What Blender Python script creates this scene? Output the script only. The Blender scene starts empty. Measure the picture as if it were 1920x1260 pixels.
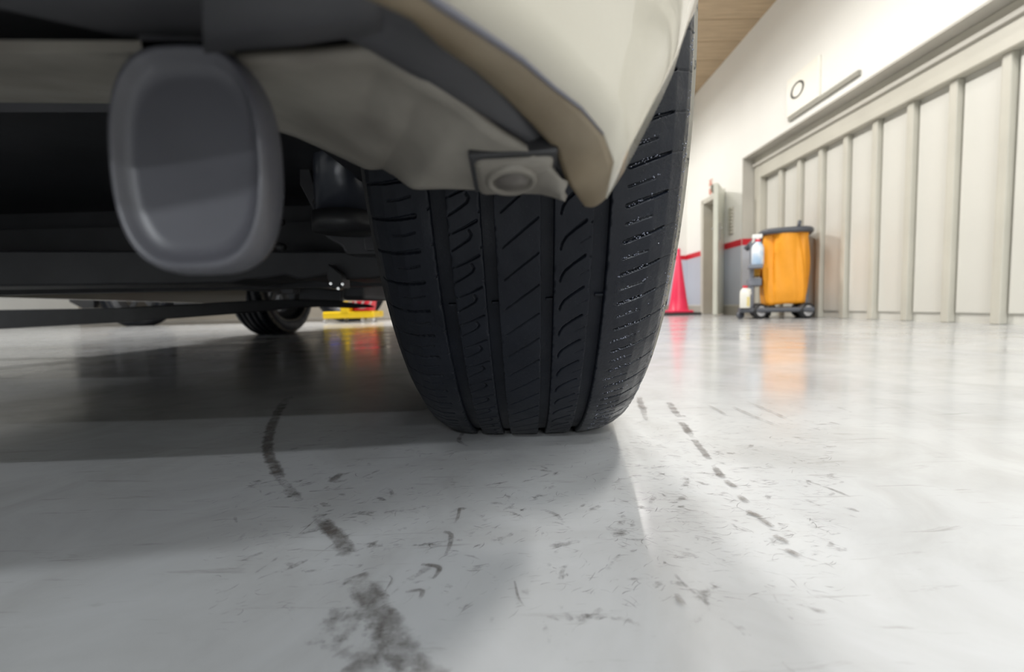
import bpy, bmesh, math, random
import numpy as np
from mathutils import Vector, Matrix

random.seed(7)
np.random.seed(7)
SC = bpy.context.scene
COL = SC.collection

# ------------------------------------------------------------------ camera
CAM_H = 0.14
F = 850.0
HORIZON = 573.0
PITCH = math.atan((HORIZON - 630.0) / F)          # negative = looking slightly down
ROLL = math.radians(1.3)
CAM = Vector((0, 0, CAM_H))
cd = bpy.data.cameras.new('camera')
cd.sensor_width = 36.0
cd.lens = F / 1920.0 * 36.0
cd.clip_start = 0.01
cd.clip_end = 60
cd.dof.use_dof = True
cd.dof.focus_distance = 0.335
cd.dof.aperture_fstop = cd.lens / 2.3
cam = bpy.data.objects.new('camera', cd)
COL.objects.link(cam)
ROT = Matrix.Rotation(math.pi / 2 + PITCH, 3, 'X') @ Matrix.Rotation(-ROLL, 3, 'Z')
cam.matrix_world = Matrix.Translation(CAM) @ ROT.to_4x4()
SC.camera = cam

# ------------------------------------------------------------------ world, lamps, exposure
SC.view_settings.view_transform = 'Standard'
SC.view_settings.look = 'None'
SC.view_settings.gamma = 1.0
SC.view_settings.use_curve_mapping = False
SC.view_settings.exposure = 0.0
wd = bpy.data.worlds.new('world')
SC.world = wd
wd.use_nodes = True
wd.node_tree.nodes['Background'].inputs[0].default_value = (0.78, 0.88, 1.0, 1)
wd.node_tree.nodes['Background'].inputs[1].default_value = 0.13


def lamp(name, loc, sx, sy, power, color=(1, 0.97, 0.92), rotz=0.0):
    l = bpy.data.lights.new(name, 'AREA')
    l.shape = 'RECTANGLE'
    l.size, l.size_y = sx, sy
    l.energy = power
    l.color = color
    o = bpy.data.objects.new(name, l)
    o.location = loc
    o.rotation_euler = (0, 0, rotz)
    COL.objects.link(o)
    return o


LZ = 3.2
COOL = (0.93, 0.97, 1.0)
lamp('ceiling_lamp_behind_car', (0.15, -3.5, LZ), 1.2, 0.08, 120, COOL)
lamp('ceiling_lamp_behind_car', (-0.9, -6.2, LZ), 1.2, 0.08, 430, COOL)
lamp('ceiling_lamp_behind_car', (0.5, -8.2, LZ), 1.2, 0.08, 450, COOL)
lamp('aisle_lamp_and_fill', (0.9, -0.2, LZ), 0.10, 0.6, 52)
lamp('aisle_lamp_and_fill', (1.3, 4.9, 2.25), 0.10, 0.6, 7)
lamp('aisle_lamp_and_fill', (0.7, 2.6, 2.3), 0.10, 1.2, 42)  # added fill with no seen source, brightens the right wall
lamp('fill_lamp_over_bay', (0.1, 1.6, LZ), 0.10, 1.2, 60)  # unseen, added to light the right wall
lamp('fill_lamp_over_bay', (-2.0, 5.0, LZ), 1.2, 0.10, 200)  # unseen, set here to brighten the mop trolley and floor strip


# ------------------------------------------------------------------ pixel helpers (photo frame 1920x1260 -> real place)
def ray(px, py):
    d = ROT @ Vector(((px - 960.0) / F, (630.0 - py) / F, -1.0))
    return d / d.y


def at(px, py, Y):
    return CAM + ray(px, py) * Y


def floor_at(px, py, z=0.0):
    d = ray(px, py)
    return CAM + d * ((z - CAM_H) / d.z)


def topx(p):
    v = ROT.transposed() @ (Vector(p) - CAM)
    return (960 + F * v.x / -v.z, 630 - F * v.y / -v.z)


# ------------------------------------------------------------------ material helpers
MATS = {}


def mat(name, col, rough=0.5, metal=0.0, var=0.0, scale=20.0, bump=0.0, bscale=80.0, coat=0.0, spec=0.5,
        rvar=0.0, trans=0.0, col2=None, emit=None, detail=4.0, stretch=None, thr=None, subsurf=0.0):
    if name in MATS:
        return MATS[name]
    m = bpy.data.materials.new(name)
    m.use_nodes = True
    nt = m.node_tree
    b = nt.nodes['Principled BSDF']
    b.inputs['Base Color'].default_value = (*col, 1)
    b.inputs['Roughness'].default_value = rough
    b.inputs['Metallic'].default_value = metal
    b.inputs['Specular IOR Level'].default_value = spec
    b.inputs['Coat Weight'].default_value = coat
    b.inputs['Coat Roughness'].default_value = 0.04
    b.inputs['Transmission Weight'].default_value = trans
    tc = nt.nodes.new('ShaderNodeTexCoord')
    src = tc.outputs['Object']
    if stretch:
        mp = nt.nodes.new('ShaderNodeMapping')
        mp.inputs['Scale'].default_value = stretch
        nt.links.new(src, mp.inputs['Vector'])
        src = mp.outputs['Vector']
    if var or col2 or rvar:
        n = nt.nodes.new('ShaderNodeTexNoise')
        n.inputs['Scale'].default_value = scale
        n.inputs['Detail'].default_value = detail
        nt.links.new(src, n.inputs['Vector'])
        r = nt.nodes.new('ShaderNodeValToRGB')
        lo, hi = thr if thr else (0.3, 0.7)
        r.color_ramp.elements[0].position = lo
        r.color_ramp.elements[1].position = hi
        c2 = col2 if col2 else tuple(min(1, c * (1 + var)) for c in col)
        c1 = col if col2 else tuple(c * (1 - var) for c in col)
        r.color_ramp.elements[0].color = (*c1, 1)
        r.color_ramp.elements[1].color = (*c2, 1)
        nt.links.new(n.outputs['Fac'], r.inputs['Fac'])
        nt.links.new(r.outputs['Color'], b.inputs['Base Color'])
        if rvar:
            mr = nt.nodes.new('ShaderNodeMapRange')
            mr.inputs['From Min'].default_value = 0.3
            mr.inputs['From Max'].default_value = 0.7
            mr.inputs['To Min'].default_value = max(0.02, rough - rvar)
            mr.inputs['To Max'].default_value = min(1, rough + rvar)
            nt.links.new(n.outputs['Fac'], mr.inputs['Value'])
            nt.links.new(mr.outputs['Result'], b.inputs['Roughness'])
    if bump:
        n2 = nt.nodes.new('ShaderNodeTexNoise')
        n2.inputs['Scale'].default_value = bscale
        n2.inputs['Detail'].default_value = 3
        nt.links.new(src, n2.inputs['Vector'])
        bp = nt.nodes.new('ShaderNodeBump')
        bp.inputs['Strength'].default_value = bump
        bp.inputs['Distance'].default_value = 0.002
        nt.links.new(n2.outputs['Fac'], bp.inputs['Height'])
        nt.links.new(bp.outputs['Normal'], b.inputs['Normal'])
    if emit:
        b.inputs['Emission Color'].default_value = (*emit[0], 1)
        b.inputs['Emission Strength'].default_value = emit[1]
    MATS[name] = m
    return m


# ------------------------------------------------------------------ mesh helpers
def link(name, me, m=None, parent=None, smooth=False):
    o = bpy.data.objects.new(name, me)
    COL.objects.link(o)
    if m:
        if not me.materials:
            me.materials.append(m)
    if parent:
        o.parent = parent
        o.matrix_parent_inverse = parent.matrix_basis.inverted()
    if smooth:
        me.polygons.foreach_set('use_smooth', [True] * len(me.polygons))
    return o


def obj(name, bm, m=None, parent=None, smooth=False):
    bmesh.ops.recalc_face_normals(bm, faces=bm.faces[:])
    me = bpy.data.meshes.new(name)
    bm.to_mesh(me)
    bm.free()
    return link(name, me, m, parent, smooth)


def thing(name, label, cat, loc, group=None):
    o = bpy.data.objects.new(name, None)
    o.empty_display_size = 0.1
    o.location = loc
    COL.objects.link(o)
    o['label'] = label
    o['category'] = cat
    if group:
        o['group'] = group
    return o


def tag(o, label, cat, group=None):
    o['label'] = label
    o['category'] = cat
    if group:
        o['group'] = group
    return o


def struct(o):
    o['kind'] = 'structure'
    return o


def bx(bm, lo, hi, bev=0.0, M=None):
    vs = [Vector((x, y, z)) for x in (lo[0], hi[0]) for y in (lo[1], hi[1]) for z in (lo[2], hi[2])]
    b2 = bmesh.new()
    v = [b2.verts.new(p) for p in vs]
    for f in ((0, 1, 3, 2), (4, 6, 7, 5), (0, 4, 5, 1), (2, 3, 7, 6), (0, 2, 6, 4), (1, 5, 7, 3)):
        b2.faces.new([v[i] for i in f])
    bmesh.ops.recalc_face_normals(b2, faces=b2.faces[:])
    if bev:
        bmesh.ops.bevel(b2, geom=b2.edges[:], offset=bev, segments=2, affect='EDGES', profile=0.5)
    merge(bm, b2, M)


def merge(bm, b2, M=None):
    if M is not None:
        bmesh.ops.transform(b2, matrix=M, verts=b2.verts[:])
    me = bpy.data.meshes.new('tmp')
    b2.to_mesh(me)
    b2.free()
    bm.from_mesh(me)
    bpy.data.meshes.remove(me)


def box(name, lo, hi, m, parent=None, bev=0.0, M=None):
    bm = bmesh.new()
    bx(bm, lo, hi, bev, M)
    return obj(name, bm, m, parent)


def prism(bm, pts, vec, bev=0.0):
    """closed polygon of 3D points pushed along vec"""
    b2 = bmesh.new()
    a = [b2.verts.new(p) for p in pts]
    c = [b2.verts.new(Vector(p) + Vector(vec)) for p in pts]
    n = len(a)
    b2.faces.new(a)
    b2.faces.new(c[::-1])
    for i in range(n):
        b2.faces.new((a[i], c[i], c[(i + 1) % n], a[(i + 1) % n]))
    bmesh.ops.recalc_face_normals(b2, faces=b2.faces[:])
    if bev:
        bmesh.ops.bevel(b2, geom=b2.edges[:], offset=bev, segments=2, affect='EDGES', profile=0.5)
    bmesh.ops.triangulate(b2, faces=[f for f in b2.faces if len(f.verts) > 4])
    merge(bm, b2)


def slab(name, poly, Y, th, m, parent=None, bev=0.0):
    bm = bmesh.new()
    prism(bm, [at(x, y, Y) for x, y in poly], (0, th, 0), bev)
    return obj(name, bm, m, parent)


def tube(bm, pts, rad, seg=10, cap=True):
    pts = [Vector(p) for p in pts]
    rads = rad if isinstance(rad, (list, tuple)) else [rad] * len(pts)
    b2 = bmesh.new()
    rings = []
    up = None
    for i, p in enumerate(pts):
        t = (pts[min(i + 1, len(pts) - 1)] - pts[max(i - 1, 0)]).normalized()
        if up is None:
            up = t.orthogonal().normalized()
        up = (up - t * up.dot(t)).normalized()
        s = t.cross(up)
        rings.append([b2.verts.new(p + (up * math.cos(2 * math.pi * k / seg) + s * math.sin(2 * math.pi * k / seg)) * rads[i])
                      for k in range(seg)])
    for i in range(len(rings) - 1):
        for k in range(seg):
            b2.faces.new((rings[i][k], rings[i][(k + 1) % seg], rings[i + 1][(k + 1) % seg], rings[i + 1][k]))
    if cap:
        b2.faces.new(rings[0][::-1])
        b2.faces.new(rings[-1])
    merge(bm, b2)


def lathe(bm, prof, seg=24, M=None, closed=False):
    """profile of (r, z) revolved about z"""
    b2 = bmesh.new()
    rings = []
    for r, z in prof:
        if r < 1e-6:
            rings.append([b2.verts.new((0, 0, z))])
        else:
            rings.append([b2.verts.new((r * math.cos(2 * math.pi * k / seg), r * math.sin(2 * math.pi * k / seg), z)) for k in range(seg)])
    pairs = list(zip(rings[:-1], rings[1:]))
    if closed:
        pairs.append((rings[-1], rings[0]))
    for a, c in pairs:
        for k in range(seg):
            k2 = (k + 1) % seg
            if len(a) == 1 and len(c) == 1:
                continue
            if len(a) == 1:
                b2.faces.new((a[0], c[k], c[k2]))
            elif len(c) == 1:
                b2.faces.new((a[k], a[k2], c[0]))
            else:
                b2.faces.new((a[k], a[k2], c[k2], c[k]))
    bmesh.ops.recalc_face_normals(b2, faces=b2.faces[:])
    merge(bm, b2, M)


def grid_mesh(name, P, m, parent=None, smooth=True, thick=0.0, off=0.0):
    """P[i][j] grid of points"""
    P = np.asarray([[tuple(q) for q in row] for row in P], dtype=float)
    n, k = P.shape[:2]
    idx = np.arange(n * k).reshape(n, k)
    q = np.stack([idx[:-1, :-1], idx[1:, :-1], idx[1:, 1:], idx[:-1, 1:]], -1).reshape(-1, 4)
    me = raw_mesh(name, P.reshape(-1, 3), q)
    o = link(name, me, m, parent, smooth)
    if thick:
        s = o.modifiers.new('solid', 'SOLIDIFY')
        s.thickness = thick
        s.offset = off
    return o


def raw_mesh(name, V, Q):
    me = bpy.data.meshes.new(name)
    me.vertices.add(len(V))
    me.vertices.foreach_set('co', np.asarray(V, dtype=np.float32).ravel())
    me.loops.add(Q.size)
    me.loops.foreach_set('vertex_index', Q.astype(np.int32).ravel())
    me.polygons.add(len(Q))
    me.polygons.foreach_set('loop_start', np.arange(0, Q.size, Q.shape[1], dtype=np.int32))
    me.polygons.foreach_set('loop_total', np.full(len(Q), Q.shape[1], dtype=np.int32))
    me.update(calc_edges=True)
    me.validate()
    return me


def resample(pts, n, smooth=True):
    """Catmull-Rom through pts, resampled evenly"""
    p = [np.array(tuple(q), dtype=float) for q in pts]
    out = []
    for i in range(len(p) - 1):
        a = p[max(i - 1, 0)]
        b, c = p[i], p[i + 1]
        d = p[min(i + 2, len(p) - 1)]
        for t in np.linspace(0, 1, 12, endpoint=False):
            if smooth:
                out.append(0.5 * (2 * b + (c - a) * t + (2 * a - 5 * b + 4 * c - d) * t * t + (3 * b - a - 3 * c + d) * t ** 3))
            else:
                out.append(b + (c - b) * t)
    out.append(p[-1])
    out = np.array(out)
    L = np.concatenate([[0], np.cumsum(np.linalg.norm(np.diff(out, axis=0), axis=1))])
    s = np.linspace(0, L[-1], n)
    return np.stack([np.interp(s, L, out[:, k]) for k in range(3)], -1)


# ================================================================== THE ROOM
WHITE = mat('white_wall_paint', (0.86, 0.855, 0.82), 0.6, var=0.04, scale=1.3, bump=0.05, bscale=60)
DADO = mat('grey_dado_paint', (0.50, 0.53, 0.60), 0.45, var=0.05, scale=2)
RED = mat('red_stripe_paint', (0.62, 0.012, 0.03), 0.4, var=0.05, scale=5)
BASEB = mat('beige_grey_baseboard', (0.42, 0.40, 0.35), 0.5, var=0.08, scale=3)
WOOD = mat('pale_brown_ceiling_board', (0.46, 0.345, 0.22), 0.6, var=0.14, scale=3.0, stretch=(1.2, 14, 1), bump=0.15, bscale=12)
DARKGAP = mat('dark_joint', (0.05, 0.04, 0.03), 0.8)
CASING = mat('beige_metal_casing', (0.55, 0.53, 0.46), 0.4, var=0.05, scale=4)
CASING_D = mat('grey_beige_reveal', (0.52, 0.50, 0.45), 0.5, var=0.08, scale=3)
PANEL = mat('pale_door_panel', (0.66, 0.65, 0.60), 0.35, var=0.03, scale=2)
LEAF = mat('pale_green_grey_door_leaf', (0.62, 0.63, 0.55), 0.4, var=0.05, scale=3)
BLACKP = mat('black_plastic', (0.02, 0.02, 0.022), 0.45, var=0.2, scale=30)
CHROME = mat('bright_metal', (0.6, 0.6, 0.6), 0.25, metal=1.0)

corner = floor_at(1288, 587.0)
YB = corner.y
XC = corner.x
ST = at(1288, 487.0, YB).z                 # stripe lower edge height
d_ = ray(1383, 462.0)                        # stripe lower edge on the right wall, where it ends at the doorway
Y2 = (ST - CAM_H) / d_.z
P2 = CAM + d_ * Y2
U = Vector((P2.x - XC, P2.y - YB, 0)).normalized()      # along right wall, towards the viewer
N = Vector((-U.y, U.x, 0))
if N.x < 0:
    N = -N                                               # outward (away from the room)
WM = Matrix(((U.x, N.x, 0, XC), (U.y, N.y, 0, YB), (0, 0, 1, 0), (0, 0, 0, 1)))   # wall frame (u, n, z)


def wall_hit(px, py, n=0.0):
    d = ray(px, py)
    o = Vector((XC, YB, 0)) + N * n
    t = (o - CAM).dot(N) / d.dot(N)
    p = CAM + d * t
    return ((p - Vector((XC, YB, 0))).dot(U), p.z)


ZC = wall_hit(1312, 181)[1]
ZC2 = wall_hit(1440, 1)[1]
ZCEIL = 0.5 * (ZC + ZC2)
print('ROOM corner', tuple(corner), 'stripe z', ST, 'Y2', Y2, 'U', tuple(U), 'ceil', ZC, ZC2)

# floor
FL = bpy.data.materials.new('grey_white_epoxy_floor')
FL.use_nodes = True
nt = FL.node_tree
b = nt.nodes['Principled BSDF']
tc = nt.nodes.new('ShaderNodeTexCoord')


def nd(tp, **kw):
    n = nt.nodes.new(tp)
    for k, v in kw.items():
        if k in n.inputs:
            n.inputs[k].default_value = v
        else:
            setattr(n, k, v)
    return n


def noise_ramp(scale, lo, hi, c0, c1, vec=None, detail=5.0, rough=0.55, dist=0.0):
    n = nd('ShaderNodeTexNoise', Scale=scale, Detail=detail, Roughness=rough, Distortion=dist)
    nt.links.new(vec if vec else tc.outputs['Object'], n.inputs['Vector'])
    r = nd('ShaderNodeValToRGB')
    r.color_ramp.elements[0].position = lo
    r.color_ramp.elements[1].position = hi
    r.color_ramp.elements[0].color = (*c0, 1) if isinstance(c0, tuple) else (c0, c0, c0, 1)
    r.color_ramp.elements[1].color = (*c1, 1) if isinstance(c1, tuple) else (c1, c1, c1, 1)
    nt.links.new(n.outputs['Fac'], r.inputs['Fac'])
    return r.outputs['Color'], n.outputs['Fac']


def mul(a, c, fac=1.0):
    m = nd('ShaderNodeMix', data_type='RGBA', blend_type='MULTIPLY')
    m.inputs['Factor'].default_value = fac
    nt.links.new(a, m.inputs['A'])
    nt.links.new(c, m.inputs['B'])
    return m.outputs['Result']


base, _ = noise_ramp(2.2, 0.3, 0.72, (0.43, 0.44, 0.455), (0.52, 0.525, 0.525))
smear, _ = noise_ramp(9.0, 0.33, 0.58, (0.80, 0.79, 0.77), (1, 1, 1), detail=8, rough=0.6, dist=0.8)
mpg = nd('ShaderNodeMapping')
mpg.inputs['Rotation'].default_value = (0, 0, math.radians(-24))
mpg.inputs['Scale'].default_value = (9, 80, 1)
nt.links.new(tc.outputs['Object'], mpg.inputs['Vector'])
scr, scrf = noise_ramp(1.6, 0.30, 0.40, (0.72, 0.71, 0.69), (1, 1, 1), vec=mpg.outputs['Vector'], detail=7, rough=0.65, dist=0.6)
c = mul(mul(base, smear, 0.7), scr, 0.8)
nt.links.new(c, b.inputs['Base Color'])
rg, rf = noise_ramp(5.0, 0.3, 0.7, 0.10, 0.24, detail=6)
nt.links.new(rg, b.inputs['Roughness'])
b.inputs['Specular IOR Level'].default_value = 0.5
n3 = nd('ShaderNodeTexNoise', Scale=14.0, Detail=6.0, Roughness=0.6)
nt.links.new(tc.outputs['Object'], n3.inputs['Vector'])
bp = nd('ShaderNodeBump', Strength=0.10, Distance=0.003)
nt.links.new(n3.outputs['Fac'], bp.inputs['Height'])
nt.links.new(bp.outputs['Normal'], b.inputs['Normal'])
floor = struct(box('floor', (-8, -12, -0.1), (6, 8.7, 0.0), FL))

# flat rubber marks on the floor paint (dirt that has its own shape)
SK = bpy.data.materials.new('rubber_mark')
SK.use_nodes = True
t2 = SK.node_tree
pb = t2.nodes['Principled BSDF']
pb.inputs['Base Color'].default_value = (0.115, 0.10, 0.09, 1)
pb.inputs['Roughness'].default_value = 0.45
tcs = t2.nodes.new('ShaderNodeTexCoord')
at_ = t2.nodes.new('ShaderNodeAttribute')
at_.attribute_name = 'ink'
ns = t2.nodes.new('ShaderNodeTexNoise')
ns.inputs['Scale'].default_value = 55
ns.inputs['Detail'].default_value = 7
ns.inputs['Roughness'].default_value = 0.7
t2.links.new(tcs.outputs['Object'], ns.inputs['Vector'])
ma = t2.nodes.new('ShaderNodeMath')
ma.operation = 'SUBTRACT'
t2.links.new(at_.outputs['Fac'], ma.inputs[0])
mr = t2.nodes.new('ShaderNodeMapRange')
mr.inputs['From Min'].default_value = 0.3
mr.inputs['From Max'].default_value = 0.75
mr.inputs['To Min'].default_value = -0.25
mr.inputs['To Max'].default_value = 0.75
t2.links.new(ns.outputs['Fac'], mr.inputs['Value'])
t2.links.new(mr.outputs['Result'], ma.inputs[1])
cl = t2.nodes.new('ShaderNodeClamp')
cl.inputs['Max'].default_value = 0.85
t2.links.new(ma.outputs[0], cl.inputs['Value'])
t2.links.new(cl.outputs[0], pb.inputs['Alpha'])
MARK_Z = [0.0004]


def ribbon_data(path, width, ink, V, Q, I, z):
    """path = floor points; width per point (m); ink per point"""
    n = len(path)
    base_i = len(V)
    for i in range(n):
        a = path[max(i - 1, 0)]
        c = path[min(i + 1, n - 1)]
        t = np.array([c[0] - a[0], c[1] - a[1]])
        t /= (np.linalg.norm(t) + 1e-9)
        nx = np.array([-t[1], t[0]])
        for k, wv in enumerate((-0.5, -0.22, 0.22, 0.5)):
            V.append((path[i][0] + nx[0] * wv * width[i], path[i][1] + nx[1] * wv * width[i], z))
            I.append(ink[i] if k in (1, 2) else 0.0)
        if i:
            for k in range(3):
                q = base_i + (i - 1) * 4 + k
                Q.append((q, q + 1, q + 5, q + 4))


def ribbon_obj(name, V, Q, I, parent):
    me = raw_mesh(name, np.array(V), np.array(Q))
    a = me.attributes.new('ink', 'FLOAT', 'POINT')
    a.data.foreach_set('value', np.array(I, dtype=np.float32))
    me.materials.append(SK)
    return link(name, me, None, parent)


def skid(name, pix, wid_px, ink, n=30):
    pts = [floor_at(x, y) for x, y in pix]
    P = resample(pts, n)
    ks = np.linspace(0, 1, n)
    wp_ = np.interp(np.linspace(0, 1, len(pix)), np.linspace(0, 1, len(wid_px)), wid_px)
    wm = [floor_at(x + wp / 2, y).x - floor_at(x - wp / 2, y).x for (x, y), wp in zip(pix, wp_)]
    w = np.interp(ks, np.linspace(0, 1, len(wm)), wm)
    ik = np.interp(ks, np.linspace(0, 1, len(ink)), ink) * 0.82
    V, Q, I = [], [], []
    MARK_Z[0] += 0.00005
    ribbon_data(P, w, ik, V, Q, I, MARK_Z[0])
    return ribbon_obj(name, V, Q, I, floor)


skid('skid_mark', [(548, 735), (520, 775), (505, 815), (504, 850), (525, 895), (562, 940)], [22, 24, 26, 28, 30, 26],
     [0.1, 0.5, 0.8, 0.9, 0.85, 0.3], 40)
skid('skid_mark', [(588, 965), (612, 985), (640, 1018), (660, 1050)], [34, 38, 44, 50], [0.3, 0.85, 0.85, 0.3], 30)
skid('skid_mark', [(668, 1080), (690, 1115), (722, 1170), (752, 1220), (800, 1290)], [56, 76, 84, 96, 120], [0.35, 0.8, 0.7, 0.6, 0.4], 40)
skid('skid_mark', [(655, 1110), (640, 1150), (690, 1220), (720, 1290)], [70, 100, 150, 190], [0.1, 0.25, 0.32, 0.3], 30)
for seg in ([(1254, 755), (1272, 782)], [(1278, 792), (1300, 822)], [(1302, 826), (1330, 862)], [(1336, 872), (1356, 898)], [(1360, 902), (1378, 915)],
            [(1384, 930), (1404, 945)], [(1400, 960), (1428, 972)], [(1424, 974), (1450, 990)], [(1452, 1006), (1478, 1020)], [(1474, 1032), (1500, 1046)]):
    (x0, y0), (x1, y1) = seg
    skid('tyre_print', [(x0, y0), ((x0 + x1) / 2, (y0 + y1) / 2), (x1, y1)], [17, 20, 18], [0.55, 0.75, 0.45], 8)
for pix, w in (([(832, 1000), (846, 1005), (842, 1030), (834, 1045)], 16), ([(790, 1062), (824, 1068), (812, 1090)], 15),
               ([(760, 1115), (792, 1112), (780, 1140)], 16), ([(862, 955), (858, 975), (848, 990)], 10), ([(870, 812), (860, 828), (884, 842)], 14),
               ([(870, 1045), (888, 1048), (905, 1056)], 10), ([(640, 890), (625, 905), (655, 902)], 26), ([(580, 925), (620, 922), (668, 918)], 8),
               ([(1198, 745), (1206, 770), (1212, 790)], 20), ([(965, 1095), (972, 1125), (985, 1145)], 8), ([(730, 1085), (735, 1092), (722, 1115)], 6),
               ([(1326, 760), (1345, 770), (1362, 780)], 10), ([(1375, 765), (1420, 785), (1470, 805)], 9), ([(1400, 755), (1450, 775), (1500, 800)], 9),
               ([(1268, 1120), (1282, 1140), (1300, 1150)], 22), ([(590, 1050), (650, 1010), (676, 1002)], 5), ([(500, 955), (545, 956), (590, 960)], 4),
               ([(555, 1012), (575, 995), (600, 972)], 4)):
    skid('scuff_mark', pix, [w * 0.7, w, w * 0.5], [0.5, 0.7, 0.3] if w > 6 else [0.45, 0.6, 0.35], 10)
# fine scratches all over the paint: too many to count
V, Q, I = [], [], []
rnd = random.Random(3)
for k in range(4200):
    right = rnd.random() < 0.66
    px = rnd.uniform(1150, 1560) if right else rnd.uniform(380, 1250)
    py = rnd.triangular(650, 1150, 800) if right else rnd.triangular(760, 1200, 880)
    p = floor_at(px, py)
    if p.y > 2.2:
        continue
    L = rnd.uniform(0.002, 0.009) * (1.0 + 1.6 * p.y)
    ang = rnd.gauss(math.radians(-15 if right else 25), 0.5)
    cur = rnd.gauss(0, 1.1)
    pts = []
    for s in range(6):
        a2 = ang + cur * (s / 5 - 0.5)
        if s == 0:
            q = [p.x, p.y]
        else:
            q = [q[0] + math.cos(a2) * L / 5, q[1] + math.sin(a2) * L / 5]
        pts.append((q[0], q[1]))
    w = rnd.uniform(0.00022, 0.0006) * (0.6 + 1.4 * p.y)
    ik = rnd.uniform(0.1, 0.62)
    ribbon_data(pts, [w * 0.3, w, w, w, w * 0.8, w * 0.2], [0.2 * ik, ik, ik, ik, ik * 0.8, 0.1], V, Q, I, 0.00025)
V2, Q2, I2 = V, Q, I
so = ribbon_obj('scratches', V, Q, I, floor)
so['kind'] = 'stuff'
V, Q, I = [], [], []
for k in range(420):
    px, py = rnd.uniform(430, 1560), rnd.triangular(690, 1230, 900)
    if 730 < px < 1180 and py < 800:
        continue
    p = floor_at(px, py)
    L = rnd.uniform(0.006, 0.03) * (1 + 1.2 * p.y)
    ang = rnd.gauss(math.radians(-12 if px > 1150 else 28), 0.6)
    w = rnd.uniform(0.002, 0.007) * (0.7 + p.y)
    ik = rnd.uniform(0.08, 0.28)
    cv = rnd.gauss(0, 0.5)
    pts = [(p.x + math.cos(ang + cv * t) * L * t, p.y + math.sin(ang + cv * t) * L * t) for t in (0, .25, .5, .75, 1)]
    ribbon_data(pts, [w * .5, w, w * .8, w, w * .4], [0.05, ik, ik * .8, ik, 0.05], V, Q, I, 0.0003)
sm = ribbon_obj('smudges', V, Q, I, floor)
sm['kind'] = 'stuff'

# back wall, with grey dado, red stripe and baseboard
SH = at(1288, 479.0, YB).z - ST                        # stripe width
BH = at(1288, 571.5, YB).z                              # baseboard height
XL = -0.25
YF = 8.4
wb = struct(box('wall_back', (XL, YB, 0), (XC + 0.25, YB + 0.2, 4.0), WHITE))
struct(box('wall_return', (XL, YB + 0.2, 0), (XL + 0.2, YF, 4.0), WHITE))
struct(box('wall_far', (-8, YF, 0), (XL + 0.2, YF + 0.2, 4.0), mat('tan_far_wall', (0.50, 0.45, 0.38), 0.6, var=0.1, scale=2)))
struct(box('trim_1', (XL, YB - 0.004, ST), (XC, YB - 0.0002, ST + SH), RED))
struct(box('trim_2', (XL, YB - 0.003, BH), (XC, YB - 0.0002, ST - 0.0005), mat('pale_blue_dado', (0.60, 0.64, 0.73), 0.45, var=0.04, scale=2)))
struct(box('baseboard_back', (XL, YB - 0.014, 0), (XC, YB - 0.0002, BH), BASEB))

# right wall: narrow door opening, wall piece, then the wide doorway
uA, zA = wall_hit(1318, 381)        # left of narrow opening (outside of casing)
uB, _ = wall_hit(1357, 381)
zD1 = wall_hit(1322, 379)[1]
uE, zE = wall_hit(1392, 297)        # wide doorway left edge, top
uEnd = 14.0
print('uA', uA, 'uB', uB, 'zD1', zD1, 'uE', uE, 'zE', zE)


def wbox(name, lo, hi, m, parent=None, bev=0.0):
    return box(name, lo, hi, m, parent, bev, WM)


bm = bmesh.new()
bx(bm, (0, 0, 0), (uA, 0.2, ZCEIL + 0.3), M=WM)
bx(bm, (uA, 0, zD1), (uB, 0.2, ZCEIL + 0.3), M=WM)
bx(bm, (uB, 0, 0), (uE, 0.2, ZCEIL + 0.3), M=WM)
DW = 3.4
bx(bm, (uE, 0, zE), (uE + DW, 0.2, ZCEIL + 0.3), M=WM)
bx(bm, (uE + DW, 0, 0), (uEnd, 0.2, ZCEIL + 0.3), M=WM)
struct(obj('wall_right', bm, WHITE))
for i, (a, c) in enumerate(((0, uA - 0.02), (uB + 0.02, uE))):
    struct(wbox('trim_%d' % (3 + 2 * i), (a, -0.004, ST), (c, -0.0002, ST + SH * 1.15), RED))
    struct(wbox('trim_%d' % (4 + 2 * i), (a, -0.003, BH), (c, -0.0002, ST - 0.0005), DADO))
    struct(wbox('baseboard_right', (a, -0.014, 0), (c, -0.0002, BH * 0.9), BASEB))
# the wide doorway: deep reveal, metal casing, panels set back
RD = 0.17
d2 = struct(wbox('door_2', (uE, RD, 0), (uE + DW, RD + 0.04, zE), PANEL))
wbox('reveal', (uE, 0.001, 0), (uE + 0.012, RD, zE), CASING_D, d2)
wbox('reveal', (uE, 0.001, zE - 0.012), (uE + DW, RD, zE), CASING_D, d2)
wbox('reveal_stripe', (uE + 0.012, 0.0, ST), (uE + 0.015, RD - 0.075, ST + SH * 1.15), RED, d2)
wbox('reveal_dado', (uE + 0.012, 0.0, BH), (uE + 0.015, RD - 0.075, ST - 0.001), DADO, d2)
uI, zI = wall_hit(1425, 333, RD - 0.07)
print('uI', uI, zI)
wbox('casing', (uE + 0.012, RD - 0.07, 0), (uI, RD, zE - 0.012), CASING, d2, 0.006)
wbox('casing', (uI, RD - 0.07, zI), (uE + DW, RD, zE - 0.012), CASING, d2, 0.006)
wbox('casing', (uE + 0.02, RD - 0.09, zI + 0.55 * (zE - zI)), (uE + DW, RD - 0.06, zI + 0.68 * (zE - zI)), CASING_D, d2, 0.004)
uM, _ = wall_hit(1463, 400, RD - 0.03)
NP = 8
for k in range(NP):
    wbox('mullion', (uM - 0.022 + k * (uM - uI), RD - 0.04, 0), (uM + 0.022 + k * (uM - uI), RD, zI), CASING, d2, 0.005)
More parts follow.
